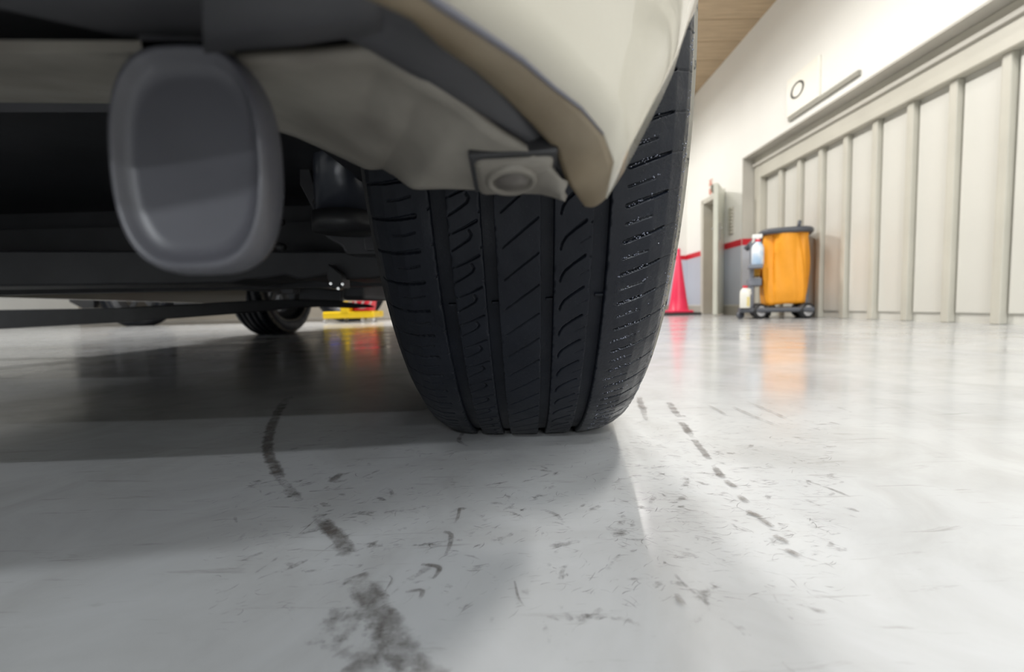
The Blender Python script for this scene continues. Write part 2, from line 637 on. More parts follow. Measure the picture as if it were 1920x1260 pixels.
for k in range(NP + 1):
    lo = uI + 0.01 if k == 0 else uM + 0.03 + (k - 1) * (uM - uI)
    hi = uM - 0.03 + k * (uM - uI)
    wbox('door_panel', (lo, RD - 0.012, 0.05), (hi, RD + 0.002, zI - 0.03), PANEL, d2, 0.004)

# narrow doorway with open leaf
d1 = struct(wbox('door_1', (uA, 0.16, 0), (uB, 0.20, zD1), mat('tan_cupboard_back', (0.58, 0.53, 0.42), 0.5, var=0.1, scale=3)))
wbox('door_frame', (uA - 0.03, -0.012, 0), (uA + 0.035, 0.16, zD1 + 0.03), CASING, d1, 0.004)
wbox('door_frame', (uB - 0.03, -0.012, 0), (uB + 0.03, 0.16, zD1 + 0.03), CASING, d1, 0.004)
wbox('door_frame', (uA, -0.012, zD1 - 0.02), (uB, 0.16, zD1 + 0.03), CASING, d1, 0.004)
for k in range(2):
    uu = uA + (0.3 + 0.36 * k) * (uB - uA)
    wbox('inner_panel', (uu, 0.10, 0.03), (uu + 0.05, 0.165, zD1 - 0.04), CASING_D, d1, 0.004)
# leaf: hinge at uB, swung into the room
lw = (uB - uA) * 0.80
best = None
for k in range(60, 150):
    a = math.radians(k)
    u_, n_ = uB + lw * math.cos(a) * -1, -0.02 - lw * math.sin(a)
    p = WM @ Vector((u_, n_, 1.0))
    e = abs(topx(p)[0] - 1340)
    if best is None or e < best[0]:
        best = (e, a)
aL = best[1]
print('leaf angle', math.degrees(aL), 'w', lw)
LM = WM @ Matrix.Translation((uB + 0.02, -0.02, 0)) @ Matrix.Rotation(math.pi + aL, 4, 'Z')
leaf = box('door_leaf', (0, -0.02, 0.012), (lw, 0.02, zD1), LEAF, d1, 0.003, LM)
tipx = LM @ Vector((lw, 0, zD1))
print('leaf tip px', topx(tipx), topx(LM @ Vector((lw, 0, 0))))
bm = bmesh.new()
bx(bm, (lw - 0.10, -0.028, ST + 0.06), (lw - 0.05, 0.028, ST + 0.22), 0.003, LM)
tube(bm, [LM @ Vector((lw - 0.075, -0.05, ST + 0.17)), LM @ Vector((lw - 0.075, 0.05, ST + 0.17))], 0.008)
obj('door_handle', bm, mat('grey_door_metal', (0.33, 0.33, 0.31), 0.5), d1)
bm = bmesh.new()
bx(bm, (0.10, -0.05, zD1 - 0.06), (0.36, -0.021, zD1 + 0.0), 0.004, LM)
obj('door_closer', bm, mat('dark_olive_metal', (0.16, 0.155, 0.12), 0.5), d1)

# louvre in the wall beside the leaf
uv0, zv0 = wall_hit(1368, 440)
uv1, zv1 = wall_hit(1377, 386)
vt = thing('wall_vent', 'pale slatted vent on the white wall right of the open door leaf', 'vent', WM @ Vector((0.5 * (uv0 + uv1), 0, zv0)))
wbox('vent_frame', (uv0, -0.008, zv0), (uv1, -0.0003, zv1), CASING_D, vt, 0.002)
for k in range(8):
    z = zv0 + (zv1 - zv0) * (k + 0.5) / 8
    wbox('slat', (uv0 + 0.015, -0.022, z - 0.012), (uv1 - 0.015, -0.008, z + 0.008), CASING, vt)

# red upright lettering over the narrow door (unreadable strokes) on a pale strip
us0, zs0 = wall_hit(1330, 367)
us1, zs1 = wall_hit(1337, 334)
sg = tag(wbox('wall_sign', (us0, -0.006, zs0), (us1, -0.0003, zs1), mat('pale_sign_strip', (0.78, 0.74, 0.68), 0.5)),
         'narrow upright sign with faded red lettering above the narrow door', 'sign')
bm = bmesh.new()
wz, wu = zs1 - zs0, us1 - us0
for (a, c, e, g_) in ((.15, .9, .93, .97), (.42, .58, .62, .95), (.2, .8, .78, .82), (.15, .32, .6, .72), (.7, .86, .6, .72),
                      (.1, .9, .34, .39), (.2, .38, .06, .36), (.6, .78, .06, .36), (.1, .9, .18, .22), (.3, .7, .04, .08)):
    bx(bm, (us0 + wu * a, -0.009, zs0 + wz * e), (us0 + wu * c, -0.006, zs0 + wz * g_), M=WM)
obj('lettering', bm, mat('faded_red_print', (0.70, 0.22, 0.14), 0.5), sg)

# white sign with the letter O over the wide doorway
uo0, zo0 = wall_hit(1479, 222)
uo1, zo1 = wall_hit(1481, 151)
og = tag(wbox('name_plate', (uo0, -0.02, zo0), (uo0 + 0.36, -0.0003, zo1), mat('cream_sign_plate', (0.88, 0.86, 0.78), 0.4), None, 0.004),
         'cream name plate with a grey letter O above the wide doorway', 'sign')
uoc, zoc = wall_hit(1500, 168)
bm = bmesh.new()
zh = (wall_hit(1497, 152)[1] - wall_hit(1490, 187)[1]) * 0.5
b2 = bmesh.new()
r1, r2 = [], []
for k in range(32):
    a = 2 * math.pi * k / 32
    r1.append(b2.verts.new((uoc + 0.08 * math.cos(a), -0.0215, zoc + zh * math.sin(a))))
    r2.append(b2.verts.new((uoc + 0.058 * math.cos(a), -0.0215, zoc + zh * 0.77 * math.sin(a))))
for k in range(32):
    b2.faces.new((r1[k], r1[(k + 1) % 32], r2[(k + 1) % 32], r2[k]))
bmesh.ops.solidify(b2, geom=b2.faces[:], thickness=0.001)
merge(bm, b2, WM)
obj('letter', bm, mat('grey_print', (0.18, 0.18, 0.16), 0.5), og)
ut0, zt0 = wall_hit(1482, 221)
ut1, zt1 = wall_hit(1530, 190)
struct(wbox('trim_9', (ut0, -0.02, zt0 - 0.03), (ut0 + 0.7, -0.0003, zt0), mat('thin_grey_rail', (0.30, 0.29, 0.25), 0.5)))

# other walls (outside the view) and the boarded ceiling
struct(box('wall_left', (-8.2, -12, 0), (-8, 8.6, 4.0), WHITE))
cb = struct(box('ceiling', (XC - 1.9, YB - 3.9, ZCEIL + 0.012), (XC + 0.3, YB + 0.2, ZCEIL + 0.15), DARKGAP))
pw = (at(1360, 97, 1).z - at(1360, 97, 1).z)
yy = YB
k = 0
zrel = ZCEIL - CAM_H


def ceil_y(px, py):
    d = ray(px, py)
    return zrel / d.z


pitch = (ceil_y(1360, 160) - ceil_y(1360, 20)) / 4.0
print('plank pitch', pitch)
plank_me = None
y1 = YB
while y1 > YB - 3.8:
    y0 = y1 - pitch
    if plank_me is None:
        o = box('ceiling_plank', (XC - 1.9, 0.004, 0), (XC - 0.002, pitch - 0.004, 0.012), WOOD, cb, 0.003)
        o.location = (0, y0, ZCEIL)
        plank_me = o.data
    else:
        o = link('ceiling_plank', plank_me, None, cb)
        o.location = (0, y0, ZCEIL)
    y1 = y0
struct(box('wall_bulkhead', (XC - 0.16, YB - 0.12, ZCEIL - 0.16), (XC, YB, ZCEIL), WHITE))

# ================================================================== THE CAR
PAINT = mat('cream_white_car_paint', (0.45, 0.42, 0.345), 0.22, coat=0.8, var=0.02, scale=3)
LIP = mat('dusty_tan_lip', (0.14, 0.105, 0.062), 0.5, col2=(0.205, 0.168, 0.115), scale=25, bump=0.1, bscale=200)
PLATE = mat('dusty_grey_plastic', (0.125, 0.113, 0.095), 0.6, col2=(0.215, 0.20, 0.172), scale=30, bump=0.1, bscale=150)
LINER = mat('dark_grey_liner', (0.042, 0.042, 0.046), 0.6, var=0.2, scale=20, bump=0.1, bscale=150)
UNDER = mat('black_underbody', (0.028, 0.028, 0.031), 0.45, var=0.25, scale=14, bump=0.1, bscale=60)
UNDER_G = mat('dark_grey_metal', (0.07, 0.07, 0.075), 0.4, var=0.2, scale=14, metal=0.3)
SHOCK = mat('blue_black_shock', (0.05, 0.055, 0.07), 0.22, var=0.2, scale=8)

HEAD = math.radians(1.5)
TY = 0.575
TX = at(988, 797, TY).x
R = 0.33
SAG = 0.012
car = thing('car', 'cream white car seen from under its rear bumper, in front of the viewer', 'car', (TX, TY, 0))

# ---------------- tyre
PCH = 2 * math.pi * R / 96                                  # pitch of the tread pattern
GROOVES = [(-0.0515, 0.0050), (-0.0225, 0.0042), (0.0132, 0.0042), (0.0455, 0.0050)]     # centre, half width (m)
PROF = [(0, 0), (0.02, 0.0003), (0.045, 0.001), (0.062, 0.0022), (0.076, 0.0046), (0.085, 0.0088), (0.093, 0.0145), (0.0975, 0.0210),
        (0.0995, 0.0268), (0.0995, 0.0278), (0.1020, 0.0288), (0.1024, 0.0325), (0.1012, 0.0345), (0.1036, 0.040), (0.1052, 0.043), (0.1046, 0.045),
        (0.1062, 0.049), (0.1066, 0.058), (0.103, 0.075), (0.098, 0.09), (0.088, 0.103), (0.078, 0.112), (0.070, 0.116)]
TREAD_END = 0.0975


def prof_drop(u):
    return np.interp(np.abs(u), [p[0] for p in PROF[:8]], [p[1] for p in PROF[:8]])


def seg_dist(u, v, a, c):
    ax, ay = a
    dx, dy = c[0] - ax, c[1] - ay
    t = np.clip(((u - ax) * dx + (v - ay) * dy) / (dx * dx + dy * dy), 0, 1)
    return np.hypot(u - ax - t * dx, v - ay - t * dy), t


# sipes: (list of (u mm, v mm), half width start, half width end in mm, depth mm)
SIPES = []
for off, lng in ((0.0, True), (10.8, False)):
    if lng:
        SIPES.append(([(-99, off - 1.5), (-82, off - 0.5), (-66, off + 2)], 0.35, 1.25, 2.8))
        SIPES.append(([(60, off + 4), (73, off + 8), (84, off + 11)], 1.1, 0.7, 2.6))
        SIPES.append(([(-57.5, off + 6), (-56, off + 7)], 0.4, 0.4, 1.5))
        SIPES.append(([(85, off + 11), (99, off + 12.5)], 0.35, 0.3, 1.2))
    else:
        SIPES.append(([(-82, off), (-74, off + 0.8), (-67, off + 2.8)], 0.3, 0.4, 1.6))
        SIPES.append(([(60, off + 4), (68, off + 6.2), (75, off + 8)], 0.6, 0.35, 1.6))
SIPES.append(([(-45.5, 2), (-38, 6.5), (-34, 9.2), (-32.6, 12), (-34, 14.5)], 0.35, 0.55, 2.0))
SIPES.append(([(-44, 13), (-37, 16), (-34.5, 17.3), (-29, 20.2)], 0.3, 0.7, 2.0))
SIPES.append(([(-46.2, 12.2), (-45.4, 12.6)], 0.35, 0.35, 1.5))
SIPES.append(([(-27.4, 3.6), (-26.8, 4.2)], 0.4, 0.4, 1.5))
SIPES.append(([(-14.5, 3), (-8, 8.4), (-1, 14.2), (7.6, 21)], 0.28, 0.45, 1.6))
SIPES.append(([(21, 1), (22.0, 5), (24.2, 9), (29.5, 13.5), (36, 18.2)], 0.4, 0.75, 2.4))
SIPES.append(([(33, 5), (38.5, 8.2)], 0.22, 0.3, 0.9))
SIPES.append(([(39.3, 17), (40.4, 17.8)], 0.4, 0.4, 1.5))


def tread_depth(u, v):
    """depth (m) cut below the tread surface at u, v (m)"""
    um, vm = u * 1000, np.mod(v * 1000, PCH * 1000)
    per = PCH * 1000
    dep = np.zeros_like(um)
    for pl, w0, w1, dp in SIPES:
        u0, u1 = min(p[0] for p in pl) - 2, max(p[0] for p in pl) + 2
        cols = np.where((um[0] >= u0) & (um[0] <= u1))[0]
        if not len(cols):
            continue
        ua, va = um[:, cols], vm[:, cols]
        n = len(pl) - 1
        for sh in (-per, 0, per):
            for i in range(n):
                d, t = seg_dist(ua, va + sh, pl[i], pl[i + 1])
                w = w0 + (w1 - w0) * (i + t) / n
                f = np.clip((w + 0.22 - d) / 0.44, 0, 1)
                dep[:, cols] = np.maximum(dep[:, cols], f * dp / 1000)
    return dep


def tyre(name, fine, M, parent, bulge=0.004, label=None, hub=True):
    """axle along local x; v=0 at the contact patch, v grows up the side that faces the viewer (-y)"""
    if fine:
        phi = np.concatenate([np.linspace(math.radians(-20), math.radians(2), 30, endpoint=False),
                              np.linspace(math.radians(2), math.radians(97), int(R * math.radians(95) / 0.00056), endpoint=False),
                              np.linspace(math.radians(97), math.radians(340), 110)])
    else:
        phi = np.linspace(0, 2 * math.pi, 97)
    # columns
    step = 0.00056 if fine else 0.012
    edges = [-TREAD_END] + [g for c_, h in GROOVES for g in (c_ - h, c_ + h)] + [TREAD_END]

    def place(Umat, Dmat, PH):
        rr = R - Dmat
        ax = rr * np.cos(PH)
        low = np.exp(-(PH / 0.30) ** 2) + np.exp(-((PH - 2 * math.pi) / 0.30) ** 2)
        side = np.clip((Dmat - 0.004) / 0.03, 0, 1)
        Ux = Umat + np.sign(Umat) * bulge * low * side
        z = np.maximum(-ax, -(R - SAG) + 0.0)
        y = -rr * np.sin(PH)
        return np.stack([Ux, y, z], -1)

    def emit(nm, Uc, Dm, PH, m, par):
        P = place(Uc, Dm, PH)
        n, k = P.shape[:2]
        idx = np.arange(n * k).reshape(n, k)
        q = np.stack([idx[:-1, :-1], idx[1:, :-1], idx[1:, 1:], idx[:-1, 1:]], -1).reshape(-1, 4)
        me = raw_mesh(nm, P.reshape(-1, 3), q)
        o = link(nm, me, m, None, True)
        if par is None:
            o.matrix_basis = M
            o.parent = parent
            o.matrix_parent_inverse = parent.matrix_basis.inverted()
        else:
            o.parent = par
        return o

    # carcass: both sidewalls and the groove bottoms
    left = [(-u, d) for u, d in PROF[:7:-1]]
    cu, cd_ = [p[0] for p in left], [p[1] for p in left]
    cu.append(-TREAD_END)
    cd_.append(float(prof_drop(TREAD_END)) + 0.0035)
    for c_, h in GROOVES:
        for uu in (c_ - h - 0.0008, c_ - h * 0.9, c_ + h * 0.9, c_ + h + 0.0008):
            cu.append(uu)
            cd_.append(float(prof_drop(uu)) + (0.0056 if abs(uu - c_) < h else 0.0054))
    cu.append(TREAD_END)
    cd_.append(float(prof_drop(TREAD_END)) + 0.0035)
    for u, d in PROF[8:]:
        cu.append(u)
        cd_.append(d)
    ph1 = phi if not fine else np.concatenate([phi[:30], np.linspace(math.radians(2), math.radians(97), 380, endpoint=False), phi[-110:]])
    PH, UU = np.meshgrid(ph1, cu, indexing='ij')
    DD = np.broadcast_to(np.array(cd_), PH.shape).copy()
    if fine:
        # chipped, ragged shoulder edges and a soft flow of the sidewall
        rs = np.random.RandomState(5)
        nz = np.interp(np.arange(len(ph1)), np.arange(0, len(ph1), 3), rs.rand(len(range(0, len(ph1), 3))))
        for j, u in enumerate(cu):
            if 0.0985 < abs(u) < 0.1019 and cd_[j] < 0.034:
                UU[:, j] += np.sign(u) * (nz - 0.5) * 0.0007
    carc = emit(name, UU, DD, PH, RUBBER_SIDE, None)
    # five ribs
    for i in range(5):
        a, c_ = edges[2 * i], edges[2 * i + 1]
        n = max(3, int((c_ - a) / step))
        us = np.linspace(a, c_, n)
        us = np.concatenate([[a - 0.0004], us, [c_ + 0.0004]])
        PH, UU = np.meshgrid(phi, us, indexing='ij')
        dd = np.broadcast_to(prof_drop(np.clip(us, -TREAD_END, TREAD_END)), PH.shape).copy()
        if fine:
            dd += tread_depth(UU, R * PH)
            ed = np.minimum(us - a, c_ - us)
            rs = np.random.RandomState(11 + i)
            nick = np.interp(np.arange(len(phi)), np.arange(0, len(phi), 4), rs.rand(len(range(0, len(phi), 4))) ** 4)
            dd += np.exp(-(np.maximum(ed, 0) / 0.0006) ** 2)[None, :] * nick[:, None] * 0.0012
            dd += 0.00012 * np.sin(PH * 61 + UU * 300) * np.sin(PH * 23 - UU * 170)
        dd[:, 0] = dd[:, -1] = dd[:, 1:2].max(initial=0) * 0 + np.maximum(dd[:, 1], dd[:, -2]) + 0.0062
        dd[:, 0] = prof_drop(a) + 0.0058
        dd[:, -1] = prof_drop(c_) + 0.0058
        r = emit('tread_rib', UU, dd, PH, RUBBER_WET if i == 4 else RUBBER, carc)
        if label:
            r['label'] = label[i]
    if fine:
        # wear bars lying in the four grooves
        for gi, (gc, gh) in enumerate(GROOVES):
            for rep in range(6):
                a0 = math.radians(57.0 + gi * 0.3 + rep * 60)
                bm = bmesh.new()
                rr = R - float(prof_drop(gc))
                bx(bm, (gc - gh * 0.2, -0.0010, 0.0026), (gc + gh * 0.95, 0.0010, 0.0054), 0.0005)
                Mb = Matrix.Rotation(-a0, 4, 'X') @ Matrix.Translation((0, 0, -rr + 0.0008 + 0.0005))
                bmesh.ops.transform(bm, matrix=Mb, verts=bm.verts[:])
                o = obj('wear_bar', bm, RUBBER)
                o.parent = carc
    if hub:
        # steel rim with five spokes
        bm = bmesh.new()
        MX = Matrix.Rotation(math.pi / 2, 4, 'Y')
        lathe(bm, [(0.216, -0.072), (0.222, -0.068), (0.214, -0.06), (0.195, -0.05), (0.19, 0.04), (0.214, 0.06), (0.222, 0.068), (0.216, 0.072),
                   (0.205, 0.062), (0.183, 0.04), (0.186, -0.05)], 48, MX, True)
        lathe(bm, [(0, 0.03), (0.07, 0.035), (0.08, 0.02), (0.08, -0.04), (0, -0.04)], 32, MX)
        for k in range(5):
            a = 2 * math.pi * k / 5
            bx(bm, (0.018, -0.022, 0.06), (0.036, 0.022, 0.192), 0.004, Matrix.Rotation(a, 4, 'X'))
        o = obj('rim', bm, mat('dull_dark_rim', (0.13, 0.13, 0.135), 0.45, metal=0.4))
        o.parent = carc
    return carc


# rubber: blue-black, dusty on the shoulder edge, wet dressing on the right side
def rubber(name, wet, dust):
    m = bpy.data.materials.new(name)
    m.use_nodes = True
    t = m.node_tree
    p = t.nodes['Principled BSDF']
    p.inputs['Specular IOR Level'].default_value = 0.30 if wet else 0.24
    tc_ = t.nodes.new('ShaderNodeTexCoord')

    def nz(s, d=5, r=0.6):
        n = t.nodes.new('ShaderNodeTexNoise')
        n.inputs['Scale'].default_value = s
        n.inputs['Detail'].default_value = d
        n.inputs['Roughness'].default_value = r
        t.links.new(tc_.outputs['Object'], n.inputs['Vector'])
        return n.outputs['Fac']

    def rampv(src, lo, hi, v0, v1):
        n = t.nodes.new('ShaderNodeMapRange')
        n.inputs['From Min'].default_value = lo
        n.inputs['From Max'].default_value = hi
        n.inputs['To Min'].default_value = v0
        n.inputs['To Max'].default_value = v1
        t.links.new(src, n.inputs['Value'])
        return n.outputs['Result']

    def mix(f, a, c_):
        n = t.nodes.new('ShaderNodeMix')
        n.data_type = 'RGBA'
        if isinstance(f, float):
            n.inputs['Factor'].default_value = f
        else:
            t.links.new(f, n.inputs['Factor'])
        for nm, v in (('A', a), ('B', c_)):
            if isinstance(v, tuple):
                n.inputs[nm].default_value = (*v, 1)
            else:
                t.links.new(v, n.inputs[nm])
        return n.outputs['Result']

    def math2(op, a, c_):
        n = t.nodes.new('ShaderNodeMath')
        n.operation = op
        for i, v in enumerate((a, c_)):
            if isinstance(v, float):
                n.inputs[i].default_value = v
            else:
                t.links.new(v, n.inputs[i])
        return n.outputs[0]

    col = mix(rampv(nz(30), 0.3, 0.7, 0, 1), (0.0032, 0.0046, 0.0088), (0.0062, 0.0080, 0.0130))
    speck = rampv(nz(900, 2), 0.70, 0.74, 0, 0.5)
    col = mix(speck, col, (0.05, 0.05, 0.055))
    sx = t.nodes.new('ShaderNodeSeparateXYZ')
    t.links.new(tc_.outputs['Object'], sx.inputs[0])
    if dust:
        ab = math2('ABSOLUTE', sx.outputs['X'], 0.0)
        band = math2('MULTIPLY', rampv(ab, 0.0965, 0.0972, 0, 1), rampv(ab, 0.1024, 0.1027, 1, 0))
        right = rampv(sx.outputs['X'], -0.01, 0.01, 0.12, 1)
        dn = rampv(nz(60, 6, 0.7), 0.36, 0.44, 0, 1)
        f = math2('MULTIPLY', math2('MULTIPLY', band, dn), right)
        col = mix(f, col, (0.24, 0.225, 0.19))
    t.links.new(col, p.inputs['Base Color'])
    if wet:
        wm = math2('MULTIPLY', rampv(sx.outputs['X'], 0.05, 0.062, 0, 1), rampv(nz(45, 6, 0.65), 0.44, 0.60, 0, 1))
        rr = math2('SUBTRACT', 0.44, math2('MULTIPLY', wm, 0.32))
        t.links.new(rr, p.inputs['Roughness'])
    else:
        t.links.new(rampv(nz(25), 0.3, 0.7, 0.42, 0.6), p.inputs['Roughness'])
    bp_ = t.nodes.new('ShaderNodeBump')
    bp_.inputs['Strength'].default_value = 0.6 if wet else 0.35
    bp_.inputs['Distance'].default_value = 0.0006
    t.links.new(nz(420 if not wet else 260, 5, 0.65), bp_.inputs['Height'])
    t.links.new(bp_.outputs['Normal'], p.inputs['Normal'])
    return m


RUBBER = rubber('blue_black_rubber', False, False)
RUBBER_WET = rubber('glossy_dressed_rubber', True, True)
RUBBER_SIDE = rubber('dusty_sidewall_rubber', False, True)

CAMBER = math.radians(-0.3)
MT = Matrix.Translation((TX, TY, R - SAG)) @ Matrix.Rotation(-HEAD, 4, 'Z') @ Matrix.Rotation(CAMBER, 4, 'Y')
RL = ['left shoulder rib with short side slots', 'rib with hook-shaped cuts', 'middle rib with long slanting cuts', 'rib with curved cuts',
      'glossy right shoulder rib with wide slots']
tyre('rear_tyre', True, MT, car, label=RL)
rt = [o for o in COL.objects if o.name == 'rear_tyre'][0]
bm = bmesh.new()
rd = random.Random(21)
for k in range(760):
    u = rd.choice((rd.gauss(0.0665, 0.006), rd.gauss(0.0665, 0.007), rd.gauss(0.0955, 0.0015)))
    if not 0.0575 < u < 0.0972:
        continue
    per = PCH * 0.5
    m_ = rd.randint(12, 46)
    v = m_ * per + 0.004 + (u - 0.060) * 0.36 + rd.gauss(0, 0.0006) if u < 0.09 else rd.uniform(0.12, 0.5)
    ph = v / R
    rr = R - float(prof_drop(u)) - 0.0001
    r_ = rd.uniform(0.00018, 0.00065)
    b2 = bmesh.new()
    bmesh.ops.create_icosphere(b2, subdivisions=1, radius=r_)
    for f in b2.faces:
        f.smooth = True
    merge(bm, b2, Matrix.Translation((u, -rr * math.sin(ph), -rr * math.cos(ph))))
dr = obj('dressing_glint_drops', bm, mat('pale_dressing_glint', (0.13, 0.14, 0.18), 0.10, spec=1.0))  # dressing drops; their pale bluish colour paints in sparkle highlights
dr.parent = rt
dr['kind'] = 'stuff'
# left rear wheel
cx, sx_ = math.cos(HEAD), math.sin(HEAD)


def carp(dx, dy, z=0.0):
    """point in the car's frame: dx to the right of the rear right wheel, dy forward of the rear axle"""
    return Vector((TX + dx * cx + dy * sx_, TY - dx * sx_ + dy * cx, z))


TRACK = 1.42
p = carp(-TRACK, 0)
tyre('rear_tyre', False, Matrix.Translation((p.x, p.y, R - SAG)) @ Matrix.Rotation(-HEAD, 4, 'Z') @ Matrix.Rotation(-CAMBER, 4, 'Y'), car)
# front wheels, steered
fw = floor_at(519, 625)
tyre('front_tyre', False, Matrix.Translation((fw.x, fw.y, R - SAG)) @ Matrix.Rotation(math.radians(-3), 4, 'Z'), car)
WB = (fw - Vector((TX, TY, 0))).dot(Vector((sx_, cx, 0)))
FDX = (fw - Vector((TX, TY, 0))).dot(Vector((cx, -sx_, 0)))
print('front wheel', tuple(fw), 'wheelbase', WB, 'dx', FDX)
p = carp(0, WB)
tyre('front_tyre', False, Matrix.Translation((p.x, p.y, R - SAG)) @ Matrix.Rotation(math.radians(-3), 4, 'Z'), car)

# ---------------- rear bumper corner
# lower edge of the painted skin, from the wheel-arch tip to the rear
Bpix = [(1133, 371, .172), (1147, 333, .168), (1147, 293, .162), (1127, 247, .152), (1087, 200, .142), (1043, 167, .133), (1000, 127, .125),
        (950, 90, .117), (900, 57, .110), (814, 0, .100)]
Bc = [at(*q) for q in Bpix] + [Vector((-0.06, 0.055, 0.212)), Vector((-0.17, 0.0, 0.225)), Vector((-0.40, -0.05, 0.235)), Vector((-0.85, -0.07, 0.24))]
Apix = [(1133, 371, .172), (1153, 343, .175), (1173, 307, .180), (1200, 257, .187), (1227, 203, .195), (1253, 150, .202), (1270, 97, .208),
        (1293, 27, .214), (1297, 0, .216)]
Ac = [at(*q) for q in Apix]
Ac += [carp(0.068, -0.34, 0.40), carp(0.072, -0.29, 0.52), carp(0.075, -0.2, 0.64), carp(0.075, -0.1, 0.69), carp(0.075, 0.0, 0.70)]
Tc = [carp(0.075, 0.0, 0.70), carp(0.07, -0.3, 0.72), carp(0.05, -0.5, 0.72), carp(-0.02, -0.62, 0.72), carp(-0.15, -0.68, 0.72), carp(-0.45, -0.71, 0.72), carp(-0.85, -0.72, 0.72)]
Rc = [Bc[-1], Vector((-0.85, -0.11, 0.34)), Vector((-0.85, -0.13, 0.5)), Tc[-1]]
nB, nA = 70, 50
b_ = resample(Bc, nB)
t_ = resample(Tc, nB)
a_ = resample(Ac, nA)
r_ = resample(Rc, nA)
S = np.linspace(0, 1, nB)[:, None, None]
T = np.linspace(0, 1, nA)[None, :, None]
G = (1 - T) * b_[:, None] + T * t_[:, None] + (1 - S) * a_[None] + S * r_[None] \
    - ((1 - S) * (1 - T) * b_[0] + S * (1 - T) * b_[-1] + (1 - S) * T * t_[0] + S * T * t_[-1])
# tuck the skin under: lower rows stay close to the lower edge
grid_mesh('bumper_skin', G, PAINT, car, True, 0.002, 0.0)

# rounded tan lip below the skin
Ipix = [(1097, 386, .172), (1062, 358, .1715), (1060, 322, .168), (1050, 287, .160), (1023, 253, .153), (967, 197, .142), (928, 155, .133), (864, 105, .122), (795, 57, .110), (725, 0, .100)]
Ic = [at(*q) for q in Ipix] + [Vector((-0.085, 0.055, 0.205)), Vector((-0.19, 0.0, 0.222)), Vector((-0.42, -0.03, 0.232)), Vector((-0.85, -0.04, 0.237))]
i_ = resample(Ic, nB)
k9 = 9
LG = np.zeros((nB, k9, 3))
for j in range(k9):
    f = j / (k9 - 1)
    LG[:, j] = i_ * (1 - f) + b_ * f
    LG[:, j, 2] -= 0.0035 * math.sin(math.pi * f) * np.minimum(1, np.linspace(0.4, 3, nB))
grid_mesh('bumper_lip', LG, LIP, car, True, 0.002, 0.0)

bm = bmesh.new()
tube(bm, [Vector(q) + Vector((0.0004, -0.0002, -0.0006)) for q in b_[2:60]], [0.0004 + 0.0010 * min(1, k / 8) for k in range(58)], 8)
obj('lip_shade_line', bm, mat('slate_shade', (0.10, 0.10, 0.12), 0.45), car, True)  # dark tube puts the shading between lip and skin into colour

# dusty plastic plate under the bumper, edge above the tyre
Fpix = [(440, 205, .205), (480, 222, .203), (560, 248, .200), (640, 284, .198), (690, 308, .197), (718, 306, .196), (745, 322, .192), (775, 345, .188),
        (830, 343, .186), (900, 345, .183), (960, 351, .181), (1013, 352, .178), (1040, 358, .175), (1064, 366, .172)]
Npix = [(440, 100, .122), (520, 93, .122), (600, 87, .122), (650, 82, .122), (690, 79, .122), (722, 84, .123), (748, 96, .124), (790, 126, .128), (840, 164, .134), (890, 203, .141),
        (940, 240, .148), (985, 268, .155), (1030, 305, .162), (1056, 340, .169)]
Fc, Nc = resample([at(*q) for q in Fpix], 80, False), resample([at(*q) for q in Npix], 80)
PG = np.zeros((80, 12, 3))
for j in range(12):
    f = j / 11
    PG[:, j] = Fc * (1 - f) + Nc * f
    PG[:, j, 2] -= 0.0015 * math.sin(math.pi * f)
# the shallow pressed valley across the plate
for i in range(80):
    for j in range(12):
        q = topx(PG[i, j])
        d = abs((q[1] - 150) - (q[0] - 680) * 0.42) / 1.08
        if 640 < q[0] < 900:
            PG[i, j, 2] += 0.0035 * math.exp(-(d / 22) ** 2) * min(1, (q[0] - 640) / 60, (900 - q[0]) / 60)
ext = np.array([[-0.5, 0, 0.012]])
plate = grid_mesh('under_panel', PG, PLATE, car, True, 0.0025, 1.0)
# the left continuation of the plate behind the hanging plate
bm = bmesh.new()
prism(bm, [PG[0, 0], PG[0, -1], Vector(PG[0, -1]) + Vector((-0.75, 0.0, 0.02)), Vector(PG[0, 0]) + Vector((-0.75, 0.02, 0.02))], (0, 0, 0.003))
obj('under_panel', bm, PLATE, car)
# recessed dark liner above the plate, reaching the lip
w_ = [Vector(q) for q in resample([at(400, 100, .13), at(560, 92, .127), at(690, 84, .127), at(760, 106, .130), at(850, 172, .14), at(940, 242, .152), at(1030, 306, .166), at(1058, 350, .1725)], 60)]
lip_in = [Vector(q) for q in i_[::-1]]
inner = resample([Vector(q) for q in i_[1:46]][::-1], 60)
LN = np.zeros((60, 8, 3))
for j in range(8):
    f = j / 7
    LN[:, j] = np.array([tuple(q) for q in w_]) * (1 - f) + inner * f
    LN[:, j, 2] += 0.006 * math.sin(math.pi * min(1, f * 1.1) * 0.9) + 0.001
grid_mesh('wheel_arch_liner', LN, LINER, car, True, 0.002, 1.0)
# front half of the underside, ahead of the step (nearest to the viewer)
UP = [[at(380, 76, .112), at(380, 30, .104), at(380, -60, .094)],
      [at(560, 60, .112), at(560, 18, .104), at(560, -60, .094)],
      [at(660, 44, .112), at(660, 5, .104), at(660, -60, .094)],
      [at(712, 40, .112), at(715, 0, .104), at(700, -60, .094)]]
grid_mesh('under_step', UP, LINER, car, True, 0.003, 1.0)  # the step's shade is put into the dark liner colour
bm = bmesh.new()
prism(bm, [Vector((-0.08, 0.09, 0.222)), Vector((-0.10, 0.05, 0.232)), Vector((-0.84, 0.0, 0.25)), Vector((-0.84, 0.20, 0.24)), Vector((-0.1, 0.20, 0.225))], (0, 0, 0.01))
obj('under_panel', bm, LINER, car)

